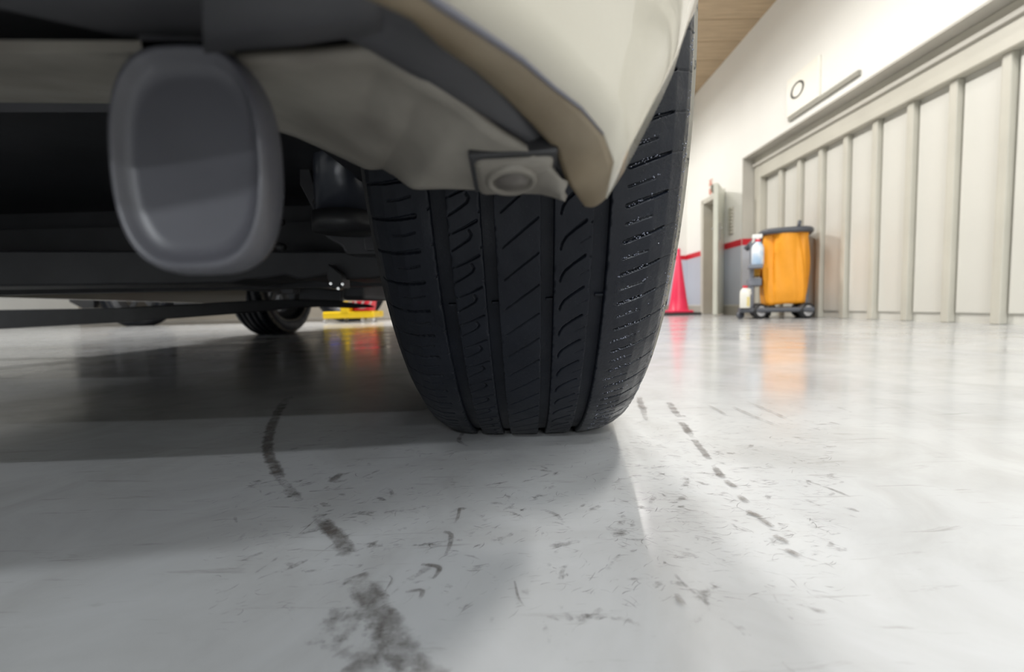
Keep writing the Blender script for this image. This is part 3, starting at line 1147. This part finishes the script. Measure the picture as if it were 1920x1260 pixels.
# clip pad with round fastener
pc = at(958, 319, .168)
tl = Matrix.Translation(pc) @ Matrix.Rotation(math.radians(-2), 4, 'Y') @ Matrix.Rotation(math.radians(-13), 4, 'X')
bm = bmesh.new()
bx(bm, (-0.0128, -0.0110, -0.004), (0.0150, 0.0125, 0.0035), 0.003, tl)
pad = obj('fastener_pad', bm, PLATE, car, True)
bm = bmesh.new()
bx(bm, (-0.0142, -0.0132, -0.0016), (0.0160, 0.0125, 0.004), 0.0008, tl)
obj('pad_shade_strip', bm, BLACKP, pad)  # black box edging the pad, step shading painted as a dark strip
bm = bmesh.new()
lathe(bm, [(0, -0.0046), (0.0066, -0.0046), (0.0068, -0.0042), (0.0072, -0.0054), (0.0088, -0.0056), (0.0094, -0.0045), (0.0096, -0.0035)], 32, tl)
obj('fastener_ring', bm, PLATE, pad, True)
bm = bmesh.new()
lathe(bm, [(0, -0.0050), (0.0058, -0.0050), (0.006, -0.0042)], 24, tl)
obj('fastener_head', bm, mat('brown_grey_fastener', (0.09, 0.08, 0.07), 0.5, var=0.2, scale=200), pad, True)

# rounded grey plate hanging under the bumper, its right rim catching light
bm = bmesh.new()
HANGP = mat('grey_hanging_plate', (0.062, 0.062, 0.072), 0.42, metal=0.0, var=0.15, scale=20)
cxp, cyp = 345, 296
Y0 = 0.118
c0 = at(cxp, cyp, Y0)
rx, rz = 146 / F * Y0, 210 / F * Y0
b2 = bmesh.new()
rings = []
SEG = 64
for (dy, k) in ((0.0035, 0.70), (0.0032, 0.80), (0.0018, 0.86), (0.0006, 0.90), (0.0, 0.935), (0.0006, 0.965), (0.003, 0.99), (0.006, 1.0), (0.009, 0.99), (0.0115, 0.96), (0.012, 0.9)):
    ring = []
    for s in range(SEG):
        a = 2 * math.pi * s / SEG
        ca, sa = math.cos(a), math.sin(a)
        ee = 0.62
        ring.append(b2.verts.new(c0 + Vector((rx * k * math.copysign(abs(ca) ** ee, ca), dy, rz * k * math.copysign(abs(sa) ** 0.85, sa)))))
    rings.append(ring)
for r0, r1 in zip(rings[:-1], rings[1:]):
    for s in range(SEG):
        b2.faces.new((r0[s], r0[(s + 1) % SEG], r1[(s + 1) % SEG], r1[s]))
b2.faces.new(rings[0])
b2.faces.new(rings[-1][::-1])
merge(bm, b2)
obj('hanging_plate', bm, HANGP, car, True)
bm = bmesh.new()
prism(bm, [c0 + Vector((x, 0.004, z)) for x, z in ((-rx * 0.6, rz * 0.8), (rx * 0.4, rz * 0.8), (rx * 0.3, rz * 1.6), (-rx * 0.7, rz * 1.6))], (0, 0.006, 0), 0.001)
obj('hanging_bracket', bm, UNDER, car)

# ---------------- suspension and underbody behind the tyre
bm = bmesh.new()
prism(bm, [at(x, y, .74) for x, y in ((-250, 468), (640, 470), (700, 474), (712, 485), (722, 518), (690, 523), (640, 524), (610, 515), (590, 520), (562, 525), (535, 516), (500, 522),
                                     (460, 524), (430, 532), (-250, 540))], (0, 0.12, 0), 0.004)
beam = obj('axle_beam', bm, UNDER, car)
bm = bmesh.new()
tube(bm, [at(455, 512, .738), at(455, 512, .75)], 0.004, 12)
obj('beam_hole', bm, BLACKP, beam)
slab('trailing_arm', [(600, 434), (702, 430), (712, 477), (648, 477), (640, 462), (618, 450)], .70, .05, UNDER_G, car, 0.004)
bm = bmesh.new()
tube(bm, [at(638, 150, .62), at(646, 410, .62)], 0.037, 28)
shock = obj('shock_absorber', bm, SHOCK, car, True)
bm = bmesh.new()
tube(bm, [at(650, 402, .61), at(651, 436, .61)], [0.043, 0.043], 28)
obj('rubber_collar', bm, BLACKP, shock, True)
slab('brake_backplate', [(668, 255), (704, 255), (712, 470), (684, 470), (672, 380)], .66, .012, UNDER_G, car, 0.003)
slab('bracket', [(562, 316), (580, 316), (587, 345), (593, 360), (586, 378), (600, 410), (596, 412), (578, 375), (562, 345)], .66, .006, UNDER_G, car, 0.001)
bm = bmesh.new()
cs = at(465, 380, .72)
pts = []
for k in range(120):
    a = 2 * math.pi * 5 * k / 119
    pts.append(cs + Vector((0.045 * math.cos(a), 0.045 * math.sin(a), -0.07 + 0.2 * k / 119)))
tube(bm, pts, 0.0065, 8)
obj('coil_spring', bm, UNDER, car, True)
bm = bmesh.new()
prism(bm, [at(x, y, .72) for x, y in ((614, 494), (622, 500), (640, 514), (640, 540), (622, 541), (612, 520))], (0, 0.04, 0), 0.002)
lb = obj('bracket', bm, UNDER, car)
for x, y in ((620, 532), (634, 541), (642, 533)):
    bm = bmesh.new()
    tube(bm, [at(x, y, .715), at(x, y, .726)], 0.0024, 8)
    obj('bolt', bm, CHROME, lb)
slab('heat_shield', [(560, 540), (600, 540), (640, 544), (640, 566), (560, 562)], 1.25, .02, UNDER_G, car, 0.004)
slab('fuel_tank_edge', [(640, 524), (682, 521), (684, 562), (641, 563)], 1.15, .25, UNDER_G, car, 0.01)
slab('floor_rail', [(520, 537), (548, 536), (549, 551), (530, 551)], 1.2, .03, mat('mid_grey_metal', (0.16, 0.16, 0.17), 0.5), car, 0.003)
slab('undertray', [(-600, 590), (200, 578), (420, 566), (500, 562), (560, 561), (640, 566), (690, 571), (700, 576), (660, 578), (600, 575.5), (560, 577), (500, 583), (420, 590),
                   (200, 606), (-600, 650)], 1.62, .03, BLACKP, car, 0.004)
# floor pan and inner wheel wells: dark sheet that closes the car from above
bm = bmesh.new()
for (lo, hi) in (((-TRACK + 0.16, 0.25, 0.235), (-0.16, WB + 0.8, 0.30)), ((-TRACK + 0.16, 0.30, 0.235), (0.04, 0.36, 0.62)), ((-TRACK + 0.16, -0.36, 0.34), (-0.17, 0.34, 0.40)),
                 ((-TRACK - 0.06, -0.22, 0.66), (0.05, WB + 0.6, 0.715)), ((-0.20, -0.36, 0.30), (-0.17, 0.34, 0.70)),
                 ((-TRACK + 0.15, 0.32, 0.185), (-0.12, 0.36, 0.24))):
    P = [carp(x, y, z) for x in (lo[0], hi[0]) for y in (lo[1], hi[1]) for z in (lo[2], hi[2])]
    b2 = bmesh.new()
    v = [b2.verts.new(q) for q in P]
    for f in ((0, 1, 3, 2), (4, 6, 7, 5), (0, 4, 5, 1), (2, 3, 7, 6), (0, 2, 6, 4), (1, 5, 7, 3)):
        b2.faces.new([v[i] for i in f])
    merge(bm, b2)
obj('floor_pan', bm, UNDER, car)
# body side with both wheel arches, cabin, front
def side_poly(arch_r):
    pts = [(-0.28, 0.70)]
    for k in range(0, 13):
        a = math.pi - math.pi * k / 12 * 1.0
        pts.append((arch_r * math.cos(a) * 1.0, max(0.2, R + arch_r * math.sin(a))))
    pts = [q for q in pts if q[0] > -0.05 or q[1] >= 0.69]
    pts += [(0.40, 0.20), (WB - 0.42, 0.18)]
    for k in range(0, 13):
        a = math.pi - math.pi * k / 12
        pts.append((WB + arch_r * math.cos(a), max(0.2, R + arch_r * math.sin(a))))
    pts += [(WB + 0.62, 0.2), (WB + 0.72, 0.5), (WB + 0.55, 0.78), (WB + 0.2, 0.88), (0.2, 0.95), (-0.5, 0.95), (-0.55, 0.74)]
    return pts


for nm, dx0, th in (('body_side', 0.055, 0.03), ('body_side', -TRACK - 0.085, 0.03)):
    bm = bmesh.new()
    prism(bm, [carp(dx0, y, z) for y, z in side_poly(0.385)], carp(dx0 + th, 0) - carp(dx0, 0))
    obj(nm, bm, PAINT, car)
bm = bmesh.new()
prism(bm, [carp(-TRACK - 0.05, y, z) for y, z in ((-0.70, 0.72), (-0.66, 0.95), (-0.35, 1.40), (0.1, 1.48), (0.9, 1.46), (WB - 0.35, 0.95), (WB + 0.5, 0.80), (WB + 0.70, 0.5), (WB + 0.66, 0.2), (WB + 0.45, 0.2),
                                                  (WB + 0.4, 0.72))], carp(0.05, 0) - carp(-TRACK - 0.05, 0), 0.02)
obj('body_shell', bm, PAINT, car)
GLASS = mat('dark_car_glass', (0.01, 0.012, 0.014), 0.05, spec=0.6)
for dx0 in (0.052, -TRACK - 0.062):
    bm = bmesh.new()
    prism(bm, [carp(dx0, y, z) for y, z in ((-0.45, 1.0), (-0.28, 1.33), (0.1, 1.40), (0.85, 1.38), (WB - 0.55, 1.0))], carp(dx0 + 0.01, 0) - carp(dx0, 0))
    obj('side_window', bm, GLASS, car)

# ================================================================== FAR THINGS ON THE LEFT
# parked dark car behind the mop trolley: a wheel shows
wp = floor_at(653, 602.5)
pcar = thing('parked_car', 'dark parked car whose black wheel shows behind the yellow mop trolley', 'car', wp)
DARKP = mat('charcoal_car_paint', (0.022, 0.022, 0.026), 0.25, coat=0.6)
KS = 1.22
MW = Matrix.Translation((wp.x, wp.y + 0.1, KS * (R - SAG))) @ Matrix.Scale(KS, 4) @ Matrix.Rotation(math.radians(90), 4, 'Z')
tyre('wheel', False, MW, pcar)
tyre('wheel', False, Matrix.Translation((wp.x - 2.5, wp.y + 0.1, KS * (R - SAG))) @ Matrix.Scale(KS, 4) @ Matrix.Rotation(math.radians(90), 4, 'Z'), pcar)
bm = bmesh.new()
pr = [(0.80, 0.22), (0.92, 0.5), (0.75, 0.85), (0.2, 0.95), (-0.4, 1.42), (-1.9, 1.45), (-2.9, 1.0), (-3.2, 0.9), (-3.25, 0.3), (-3.1, 0.22), (-3.0, 0.22)]
for c0_ in (-2.5, 0.0):
    arc = [(c0_ + 0.46 * math.cos(math.pi - math.pi * k / 10), KS * R + 0.43 * math.sin(math.pi - math.pi * k / 10)) for k in range(11)]
    pr += [(c0_ - 0.47, 0.22)] + arc + [(c0_ + 0.47, 0.22)]
prism(bm, [(wp.x + x, wp.y + 0.02, z) for x, z in pr], (0, 1.0, 0))
obj('body_shell', bm, DARKP, pcar)
bm = bmesh.new()
prism(bm, [(wp.x + x, wp.y + 0.012, z) for x, z in ((0.0, 0.98), (-0.5, 1.36), (-1.8, 1.38), (-2.6, 1.02))], (0, 0.01, 0))
obj('side_window', bm, GLASS, pcar)

# yellow double-bucket mop trolley
YEL = mat('yellow_plastic', (0.86, 0.58, 0.008), 0.35, var=0.05, scale=10)
REDP = mat('red_plastic', (0.75, 0.02, 0.05), 0.3, var=0.05, scale=10)
BLUP = mat('blue_plastic', (0.06, 0.08, 0.40), 0.35, var=0.05, scale=10)
wf = floor_at(655, 605)
sc = wf.y / F                                       # metres per pixel there
mt = thing('mop_trolley', 'yellow wheeled mop trolley with red and blue buckets beyond the car', 'trolley', wf)
X0 = wf.x
x_l, x_r = (606 - 655) * sc, (702 - 655) * sc
zb = 8 * sc
box('frame', (X0 + x_l, wf.y - 0.02, zb), (X0 + x_r, wf.y + 0.36, zb + 0.072), YEL, mt, 0.015)
bm = bmesh.new()
for s in (0.02, 0.30):
    tube(bm, [(X0 - 0.02, wf.y + s, zb + 0.03), (X0 - 0.03, wf.y + s, 0.20), (X0 - 0.06, wf.y + s, 0.62), (X0 - 0.06, wf.y + s, 0.70)], 0.018, 10)
tube(bm, [(X0 - 0.06, wf.y + 0.02, 0.68), (X0 - 0.06, wf.y + 0.30, 0.68)], 0.016, 10)
bx(bm, (X0 - 0.085, wf.y - 0.02, zb + 0.04), (X0 + 0.01, wf.y + 0.32, zb + 0.14), 0.012)
obj('handle_frame', bm, YEL, mt)


def bucket(bm, cx_, cy_, z0, z1, w0, w1, d0, d1):
    b2 = bmesh.new()
    rings = []
    for z, w, d in ((z0, w0, d0), (z1, w1, d1), (z1 + 0.012, w1 + 0.01, d1 + 0.01), (z1 + 0.012, w1 - 0.012, d1 - 0.012), (z0 + 0.02, w0 - 0.012, d0 - 0.012)):
        ring = []
        for k in range(24):
            a = 2 * math.pi * k / 24
            ca, sa = math.cos(a), math.sin(a)
            ring.append(b2.verts.new((cx_ + w * math.copysign(abs(ca) ** 0.5, ca), cy_ + d * math.copysign(abs(sa) ** 0.5, sa), z)))
        rings.append(ring)
    for r0, r1_ in zip(rings[:-1], rings[1:]):
        for k in range(24):
            b2.faces.new((r0[k], r0[(k + 1) % 24], r1_[(k + 1) % 24], r1_[k]))
    b2.faces.new(rings[0])
    b2.faces.new(rings[-1])
    merge(bm, b2)


bm = bmesh.new()
bucket(bm, X0 + (676 - 655) * sc, wf.y + 0.16, zb + 0.073, 0.37, 17 * sc, 24 * sc, 0.11, 0.15)
rb = obj('red_bucket', bm, REDP, mt)
rb['label'] = 'red bucket with a grey bail handle'
bm = bmesh.new()
cxr = X0 + (676 - 655) * sc
tube(bm, [(cxr - 0.10 + 0.20 * k / 12, wf.y - 0.01, 0.33 - 0.15 * math.sin(math.pi * k / 12)) for k in range(13)], 0.008, 8)
tube(bm, [at(678 + 18 * math.cos(a_k), 563 + 14 * math.sin(a_k), wf.y - 0.015) for a_k in np.linspace(2.6, 0.1, 10)], 0.009, 8)
obj('bail_handle', bm, mat('grey_handle', (0.45, 0.43, 0.43), 0.4), rb)
bm = bmesh.new()
bx(bm, (X0 + 0.03, wf.y + 0.02, 0.385), (X0 + 0.20, wf.y + 0.30, 0.52), 0.02)
wr = obj('wringer', bm, mat('dark_red_plastic', (0.55, 0.015, 0.03), 0.35), mt)
bm = bmesh.new()
tube(bm, [(X0 + 0.12, wf.y + 0.1, 0.51), (X0 + 0.20, wf.y + 0.08, 0.78)], 0.012, 8)
obj('wringer_lever', bm, YEL, wr)
bm = bmesh.new()
bucket(bm, X0 + x_l + 0.085, wf.y + 0.16, zb + 0.12, 0.40, 0.05, 0.075, 0.10, 0.13)
bb = obj('blue_bucket', bm, BLUP, mt)
bb['label'] = 'small blue bucket'
for (px_, dy) in ((609, 0.02), (630, 0.30), (679, 0.02), (698, 0.03), (688, 0.30)):
    xw = X0 + (px_ - 655) * sc
    bm = bmesh.new()
    lathe(bm, [(0.0, -0.014), (0.012, -0.014), (0.020, -0.011), (0.022, 0), (0.020, 0.011), (0.012, 0.014), (0, 0.014)], 16,
          Matrix.Translation((xw, wf.y + dy, 0.022)) @ Matrix.Rotation(math.pi / 2, 4, 'Y') @ Matrix.Rotation(0.4, 4, 'X'))
    bx(bm, (xw - 0.016, wf.y + dy - 0.01, 0.03), (xw + 0.016, wf.y + dy + 0.012, zb + 0.008), 0.003)
    obj('caster', bm, mat('pale_caster', (0.72, 0.72, 0.74), 0.35), mt)
# a darker red bottle-shaped thing mirrored in the floor left of the trolley is part of the same trolley's load in the photo: left out

# ================================================================== RIGHT SIDE: cone, cart, bottles
cf = floor_at(1272, 590.5)
sc = cf.y / F
cone = thing('traffic_cone', 'slim red traffic cone on a black base by the back wall', 'cone', cf)
CONE = mat('red_cone_plastic', (0.80, 0.025, 0.09), 0.4, var=0.05, scale=6)
bw = 33 * sc
box('cone_base', (cf.x - bw, cf.y - bw * 0.8, 0.0), (cf.x + bw, cf.y + bw * 0.8, 0.026), mat('black_rubber', (0.03, 0.03, 0.03), 0.7), cone, 0.006)
zt = at(1273, 466, cf.y).z
bm = bmesh.new()
bx(bm, (-21 * sc, -21 * sc, 0.024), (21 * sc, 21 * sc, 0.05), 0.01, Matrix.Translation((cf.x, cf.y, 0)))
lathe(bm, [(20 * sc, 0.045), (18 * sc, 0.06), (14.5 * sc, 0.18), (4.2 * sc, zt * 0.86), (3.6 * sc, zt * 0.87), (3.4 * sc, zt * 0.98), (2.4 * sc, zt), (0, zt)], 32,
      Matrix.Translation((cf.x, cf.y, 0)))
obj('cone_body', bm, CONE, cone, True)

# janitor cart
gf = floor_at(1425, 594.5)
GY = 3.35
gf.y = GY
gf.x = at(1425, 590, GY).x
sc = GY / F


def gp(px, py, dy=0.0):
    return at(1425 + (px - 1425) * 0.9, py, GY + dy)


GREY = mat('dark_grey_cart_plastic', (0.075, 0.08, 0.095), 0.45, var=0.08, scale=8)
MIDG = mat('blue_grey_cart_plastic', (0.20, 0.215, 0.25), 0.45, var=0.08, scale=8)
ORG = mat('orange_bag_cloth', (0.90, 0.36, 0.018), 0.55, var=0.06, scale=9, bump=0.2, bscale=20)
cart = thing('janitor_cart', 'janitor cart with a large orange bag beside the wide doorway', 'cart', gf)
zplat0, zplat1 = gp(1430, 586).z, gp(1430, 577).z
print('cart plat', zplat0, zplat1)
xl, xr = gp(1386, 580).x, gp(1522, 580).x
D0, D1 = 0.0, 0.42
box('platform', (xl, GY + D0, zplat0), (xr, GY + D1, zplat1), GREY, cart, 0.012)
# bag frame ring
ztop = gp(1460, 437).z
xb0, xb1 = gp(1433, 500).x, gp(1514, 500).x
cxb, rxb = 0.5 * (xb0 + xb1), 0.5 * (xb1 - xb0)
cyb, ryb = GY + 0.2, 0.19
bm = bmesh.new()
NS, NZ = 96, 22
zb0 = gp(1460, 569).z
b2 = bmesh.new()
rings = []
for j in range(NZ + 1):
    f = j / NZ
    z = zb0 + (ztop - zb0) * f
    ring = []
    for k in range(NS):
        a = 2 * math.pi * k / NS
        ca, sa = math.cos(a), math.sin(a)
        e = 0.55
        fold = 0.010 * math.sin(7 * a + 1.3 * math.sin(3 * f)) * (0.3 + 0.7 * f) + 0.006 * math.sin(17 * a + 4 * f) * (1 - abs(f - 0.5)) \
            + 0.010 * math.sin(3.1 * f + 5 * a)
        tap = 0.93 + 0.07 * min(1, f * 6) + 0.012 * math.sin(f * 5)
        sag = -0.018 * (1 - f) * (0.5 + 0.5 * math.sin(2 * a + 0.8))
        ring.append(b2.verts.new((cxb + (rxb * tap + fold) * math.copysign(abs(ca) ** e, ca), cyb + (ryb * tap + fold) * math.copysign(abs(sa) ** e, sa), z + sag)))
    rings.append(ring)
for r0, r1_ in zip(rings[:-1], rings[1:]):
    for k in range(NS):
        b2.faces.new((r0[k], r0[(k + 1) % NS], r1_[(k + 1) % NS], r1_[k]))
b2.faces.new(rings[0])
merge(bm, b2)
obj('bag', bm, ORG, cart, True)
bm = bmesh.new()
pts = []
for k in range(49):
    a = 2 * math.pi * k / 48
    ca, sa = math.cos(a), math.sin(a)
    pts.append((cxb + (rxb + 0.015) * math.copysign(abs(ca) ** 0.55, ca), cyb + (ryb + 0.012) * math.copysign(abs(sa) ** 0.55, sa), ztop + 0.01))
tube(bm, pts, 0.022, 10, False)
tube(bm, [(xb0, cyb - 0.1, ztop + 0.01), (xb0 - 0.06, cyb - 0.1, ztop - 0.04), (xb0 - 0.12, cyb - 0.1, ztop - 0.10)], 0.02, 10)
tube(bm, [(gp(1494, 430).x, GY, ztop + 0.02), (gp(1496, 424).x, GY, ztop + 0.07)], 0.012, 8)
obj('bag_ring', bm, GREY, cart, True)
# posts and shelves
xp = gp(1411, 500).x
bm = bmesh.new()
tube(bm, [(xp, GY + 0.06, zplat1 - 0.01), (xp, GY + 0.06, gp(1411, 455).z), (xp + 0.02, GY + 0.08, gp(1411, 452).z), (xp + 0.08, GY + 0.12, gp(1411, 451).z)], 0.017, 12)
obj('post', bm, MIDG, cart)
bm = bmesh.new()
for dy in (0.2,):
    tube(bm, [(xr - 0.04, GY + dy, zplat1 - 0.01), (xr - 0.04, GY + dy, ztop)], 0.024, 12)
obj('post', bm, MIDG, cart)
zs = gp(1424, 528).z
box('shelf', (xp - 0.02, GY + 0.03, zs - 0.03), (xb0 - 0.012, GY + 0.38, zs + 0.03), MIDG, cart, 0.01)
box('yellow_tray', (xp + 0.015, GY + 0.12, gp(1424, 516).z), (xb0 - 0.012, GY + 0.36, gp(1424, 498).z), mat('ochre_plastic', (0.45, 0.26, 0.01), 0.45), cart, 0.008)
box('top_tray', (xp - 0.02, GY + 0.10, gp(1424, 458).z), (xb0 - 0.01, GY + 0.38, gp(1424, 449).z), GREY, cart, 0.01)
# wheels
for (px_, dy, rr) in ((1425, 0.04, 14.5 * sc), (1425, 0.40, 14.5 * sc), (1508, 0.04, 14.5 * sc), (1508, 0.40, 14.5 * sc)):
    c_ = gp(px_, 580)
    Mw = Matrix.Translation((c_.x, GY + dy, rr)) @ Matrix.Rotation(math.pi / 2, 4, 'X') @ Matrix.Rotation(0.5, 4, 'X') if False else \
        Matrix.Translation((c_.x, GY + dy, rr)) @ Matrix.Rotation(math.radians(35), 4, 'Z') @ Matrix.Rotation(math.pi / 2, 4, 'X')
    bm = bmesh.new()
    lathe(bm, [(rr * 0.66, -0.02), (rr * 0.92, -0.022), (rr, -0.012), (rr, 0.012), (rr * 0.92, 0.022), (rr * 0.66, 0.02)], 28, Mw, True)
    w = obj('wheel', bm, BLACKP, cart, True)
    bm = bmesh.new()
    lathe(bm, [(0, -0.024), (rr * 0.2, -0.024), (rr * 0.3, -0.014), (rr * 0.6, -0.014), (rr * 0.68, -0.02), (rr * 0.68, 0.02), (rr * 0.3, 0.014), (0, 0.024)], 24, Mw)
    for k in range(6):
        bx(bm, (-0.006, 0.02, 0.010), (0.006, rr * 0.64, 0.020), 0, Mw @ Matrix.Rotation(k * math.pi / 3, 4, 'Z'))
    obj('hub', bm, mat('pale_grey_hub', (0.62, 0.61, 0.61), 0.4), w)
for (px_, dy) in ((1389, 0.06), (1447, 0.40)):
    c_ = gp(px_, 588)
    bm = bmesh.new()
    rr = 7.5 * sc
    lathe(bm, [(0, -0.014), (rr * 0.9, -0.014), (rr, -0.008), (rr, 0.008), (rr * 0.9, 0.014), (0, 0.014)], 20,
          Matrix.Translation((c_.x, GY + dy, rr)) @ Matrix.Rotation(math.radians(50), 4, 'Z') @ Matrix.Rotation(math.pi / 2, 4, 'X'))
    bx(bm, (c_.x - 0.02, GY + dy - 0.008, rr), (c_.x + 0.012, GY + dy + 0.012, zplat0 + 0.01), 0.004)
    obj('caster', bm, GREY, cart)


# bottles
def spray(name, label, px, pyb, pyt, dy, mbody, wpx):
    base = gp(px, pyb, dy)
    s = (GY + dy) / F
    h = (pyb - pyt) * s
    r = wpx * s / 2
    t = thing(name, label, 'bottle', base)
    MB_ = Matrix.Translation(base)
    bm = bmesh.new()
    lathe(bm, [(0, 0), (r * 0.9, 0), (r, 0.01), (r, h * 0.55), (r * 0.8, h * 0.66), (r * 0.35, h * 0.75), (r * 0.35, h * 0.8), (0, h * 0.8)], 20, MB_)
    obj('bottle_body', bm, mbody, t, True)
    bm = bmesh.new()
    lathe(bm, [(0, h * 0.76), (r * 0.42, h * 0.76), (r * 0.42, h * 0.83), (0, h * 0.83)], 16, MB_)
    obj('collar', bm, REDP, t)
    bm = bmesh.new()
    bx(bm, (-r * 0.9, -0.012, h * 0.86), (r * 0.7, 0.012, h * 1.0), 0.006, MB_)
    bx(bm, (-r * 0.25, -0.01, h * 0.82), (r * 0.25, 0.01, h * 0.9), 0.003, MB_)
    tube(bm, [MB_ @ Vector((-r * 0.55, 0, h * 0.88)), MB_ @ Vector((-r * 0.8, 0, h * 0.74))], 0.006, 8)
    obj('spray_head', bm, mat('white_plastic', (0.85, 0.85, 0.82), 0.35), t)
    return t


BOT = mat('pale_blue_bottle', (0.45, 0.60, 0.78), 0.3, col2=(0.78, 0.82, 0.86), scale=9, thr=(0.4, 0.55))
sp = spray('spray_bottle', 'pale blue and white spray bottle on the cart left of its orange bag', 1422, 497, 440, -0.01, BOT, 21)
box('bottle_rest', (xp - 0.03, GY - 0.075, gp(1422, 500, -0.01).z - 0.012), (xb0 - 0.012, GY + 0.05, gp(1422, 497, -0.01).z), MIDG, cart, 0.003)


def jug(name, label, px, pyb, pyt, dy, wpx, cap):
    base = gp(px, pyb, dy)
    s = (GY + dy) / F
    h = (pyb - pyt) * s
    w = wpx * s / 2
    base.z = zplat1
    t = thing(name, label, 'jug', base)
    bm = bmesh.new()
    b2 = bmesh.new()
    rings = []
    for f, k in ((0, 0.94), (0.02, 1), (0.62, 1), (0.74, 0.95), (0.86, 0.6), (0.89, 0.42), (0.92, 0.40)):
        ring = []
        for q in range(24):
            a = 2 * math.pi * q / 24
            ca, sa = math.cos(a), math.sin(a)
            ring.append(b2.verts.new(base + Vector((w * k * math.copysign(abs(ca) ** 0.6, ca), 0.7 * w * k * math.copysign(abs(sa) ** 0.6, sa), h * f))))
        rings.append(ring)
    for r0, r1_ in zip(rings[:-1], rings[1:]):
        for q in range(24):
            b2.faces.new((r0[q], r0[(q + 1) % 24], r1_[(q + 1) % 24], r1_[q]))
    b2.faces.new(rings[0])
    b2.faces.new(rings[-1])
    merge(bm, b2)
    tube(bm, [base + Vector((w * 0.5, 0, h * 0.84)), base + Vector((w * 0.85, 0, h * 0.82)), base + Vector((w * 0.98, 0, h * 0.6))], 0.009, 8)
    obj('jug_body', bm, mat('milky_white_plastic', (0.82, 0.81, 0.74), 0.4), t, True)
    bm = bmesh.new()
    lathe(bm, [(0, h * 0.91), (w * 0.46, h * 0.91), (w * 0.46, h * 1.0), (0, h)], 16, Matrix.Translation(base))
    obj('jug_cap', bm, cap, t)
    bm = bmesh.new()
    bx(bm, (base.x + w * 0.3, base.y - 0.715 * w, base.z + h * 0.08), (base.x + w * 0.85, base.y - 0.68 * w, base.z + h * 0.5))
    obj('jug_label', bm, mat('yellow_label', (0.72, 0.60, 0.25), 0.5), t)
    return t


jug('bleach_jug', 'white plastic jug with red cap standing on the left end of the cart platform', 1397, 577, 535, 0.0, 18, REDP)
jug('bleach_jug', 'white plastic jug half hidden between the grey post and orange bag', 1424, 574, 532, 0.16, 14, BLACKP)

# the cart stands turned towards the aisle; what it carries turns with it
RC = Matrix.Rotation(math.radians(-25), 4, 'Z')
GF = Vector((gf.x, GY, 0))
for o in [cart] + [o for o in COL.objects if o.name.startswith(('spray_bottle', 'bleach_jug'))]:
    o.location = GF + RC @ (o.location - GF)
    o.rotation_euler = (0, 0, math.radians(-25))
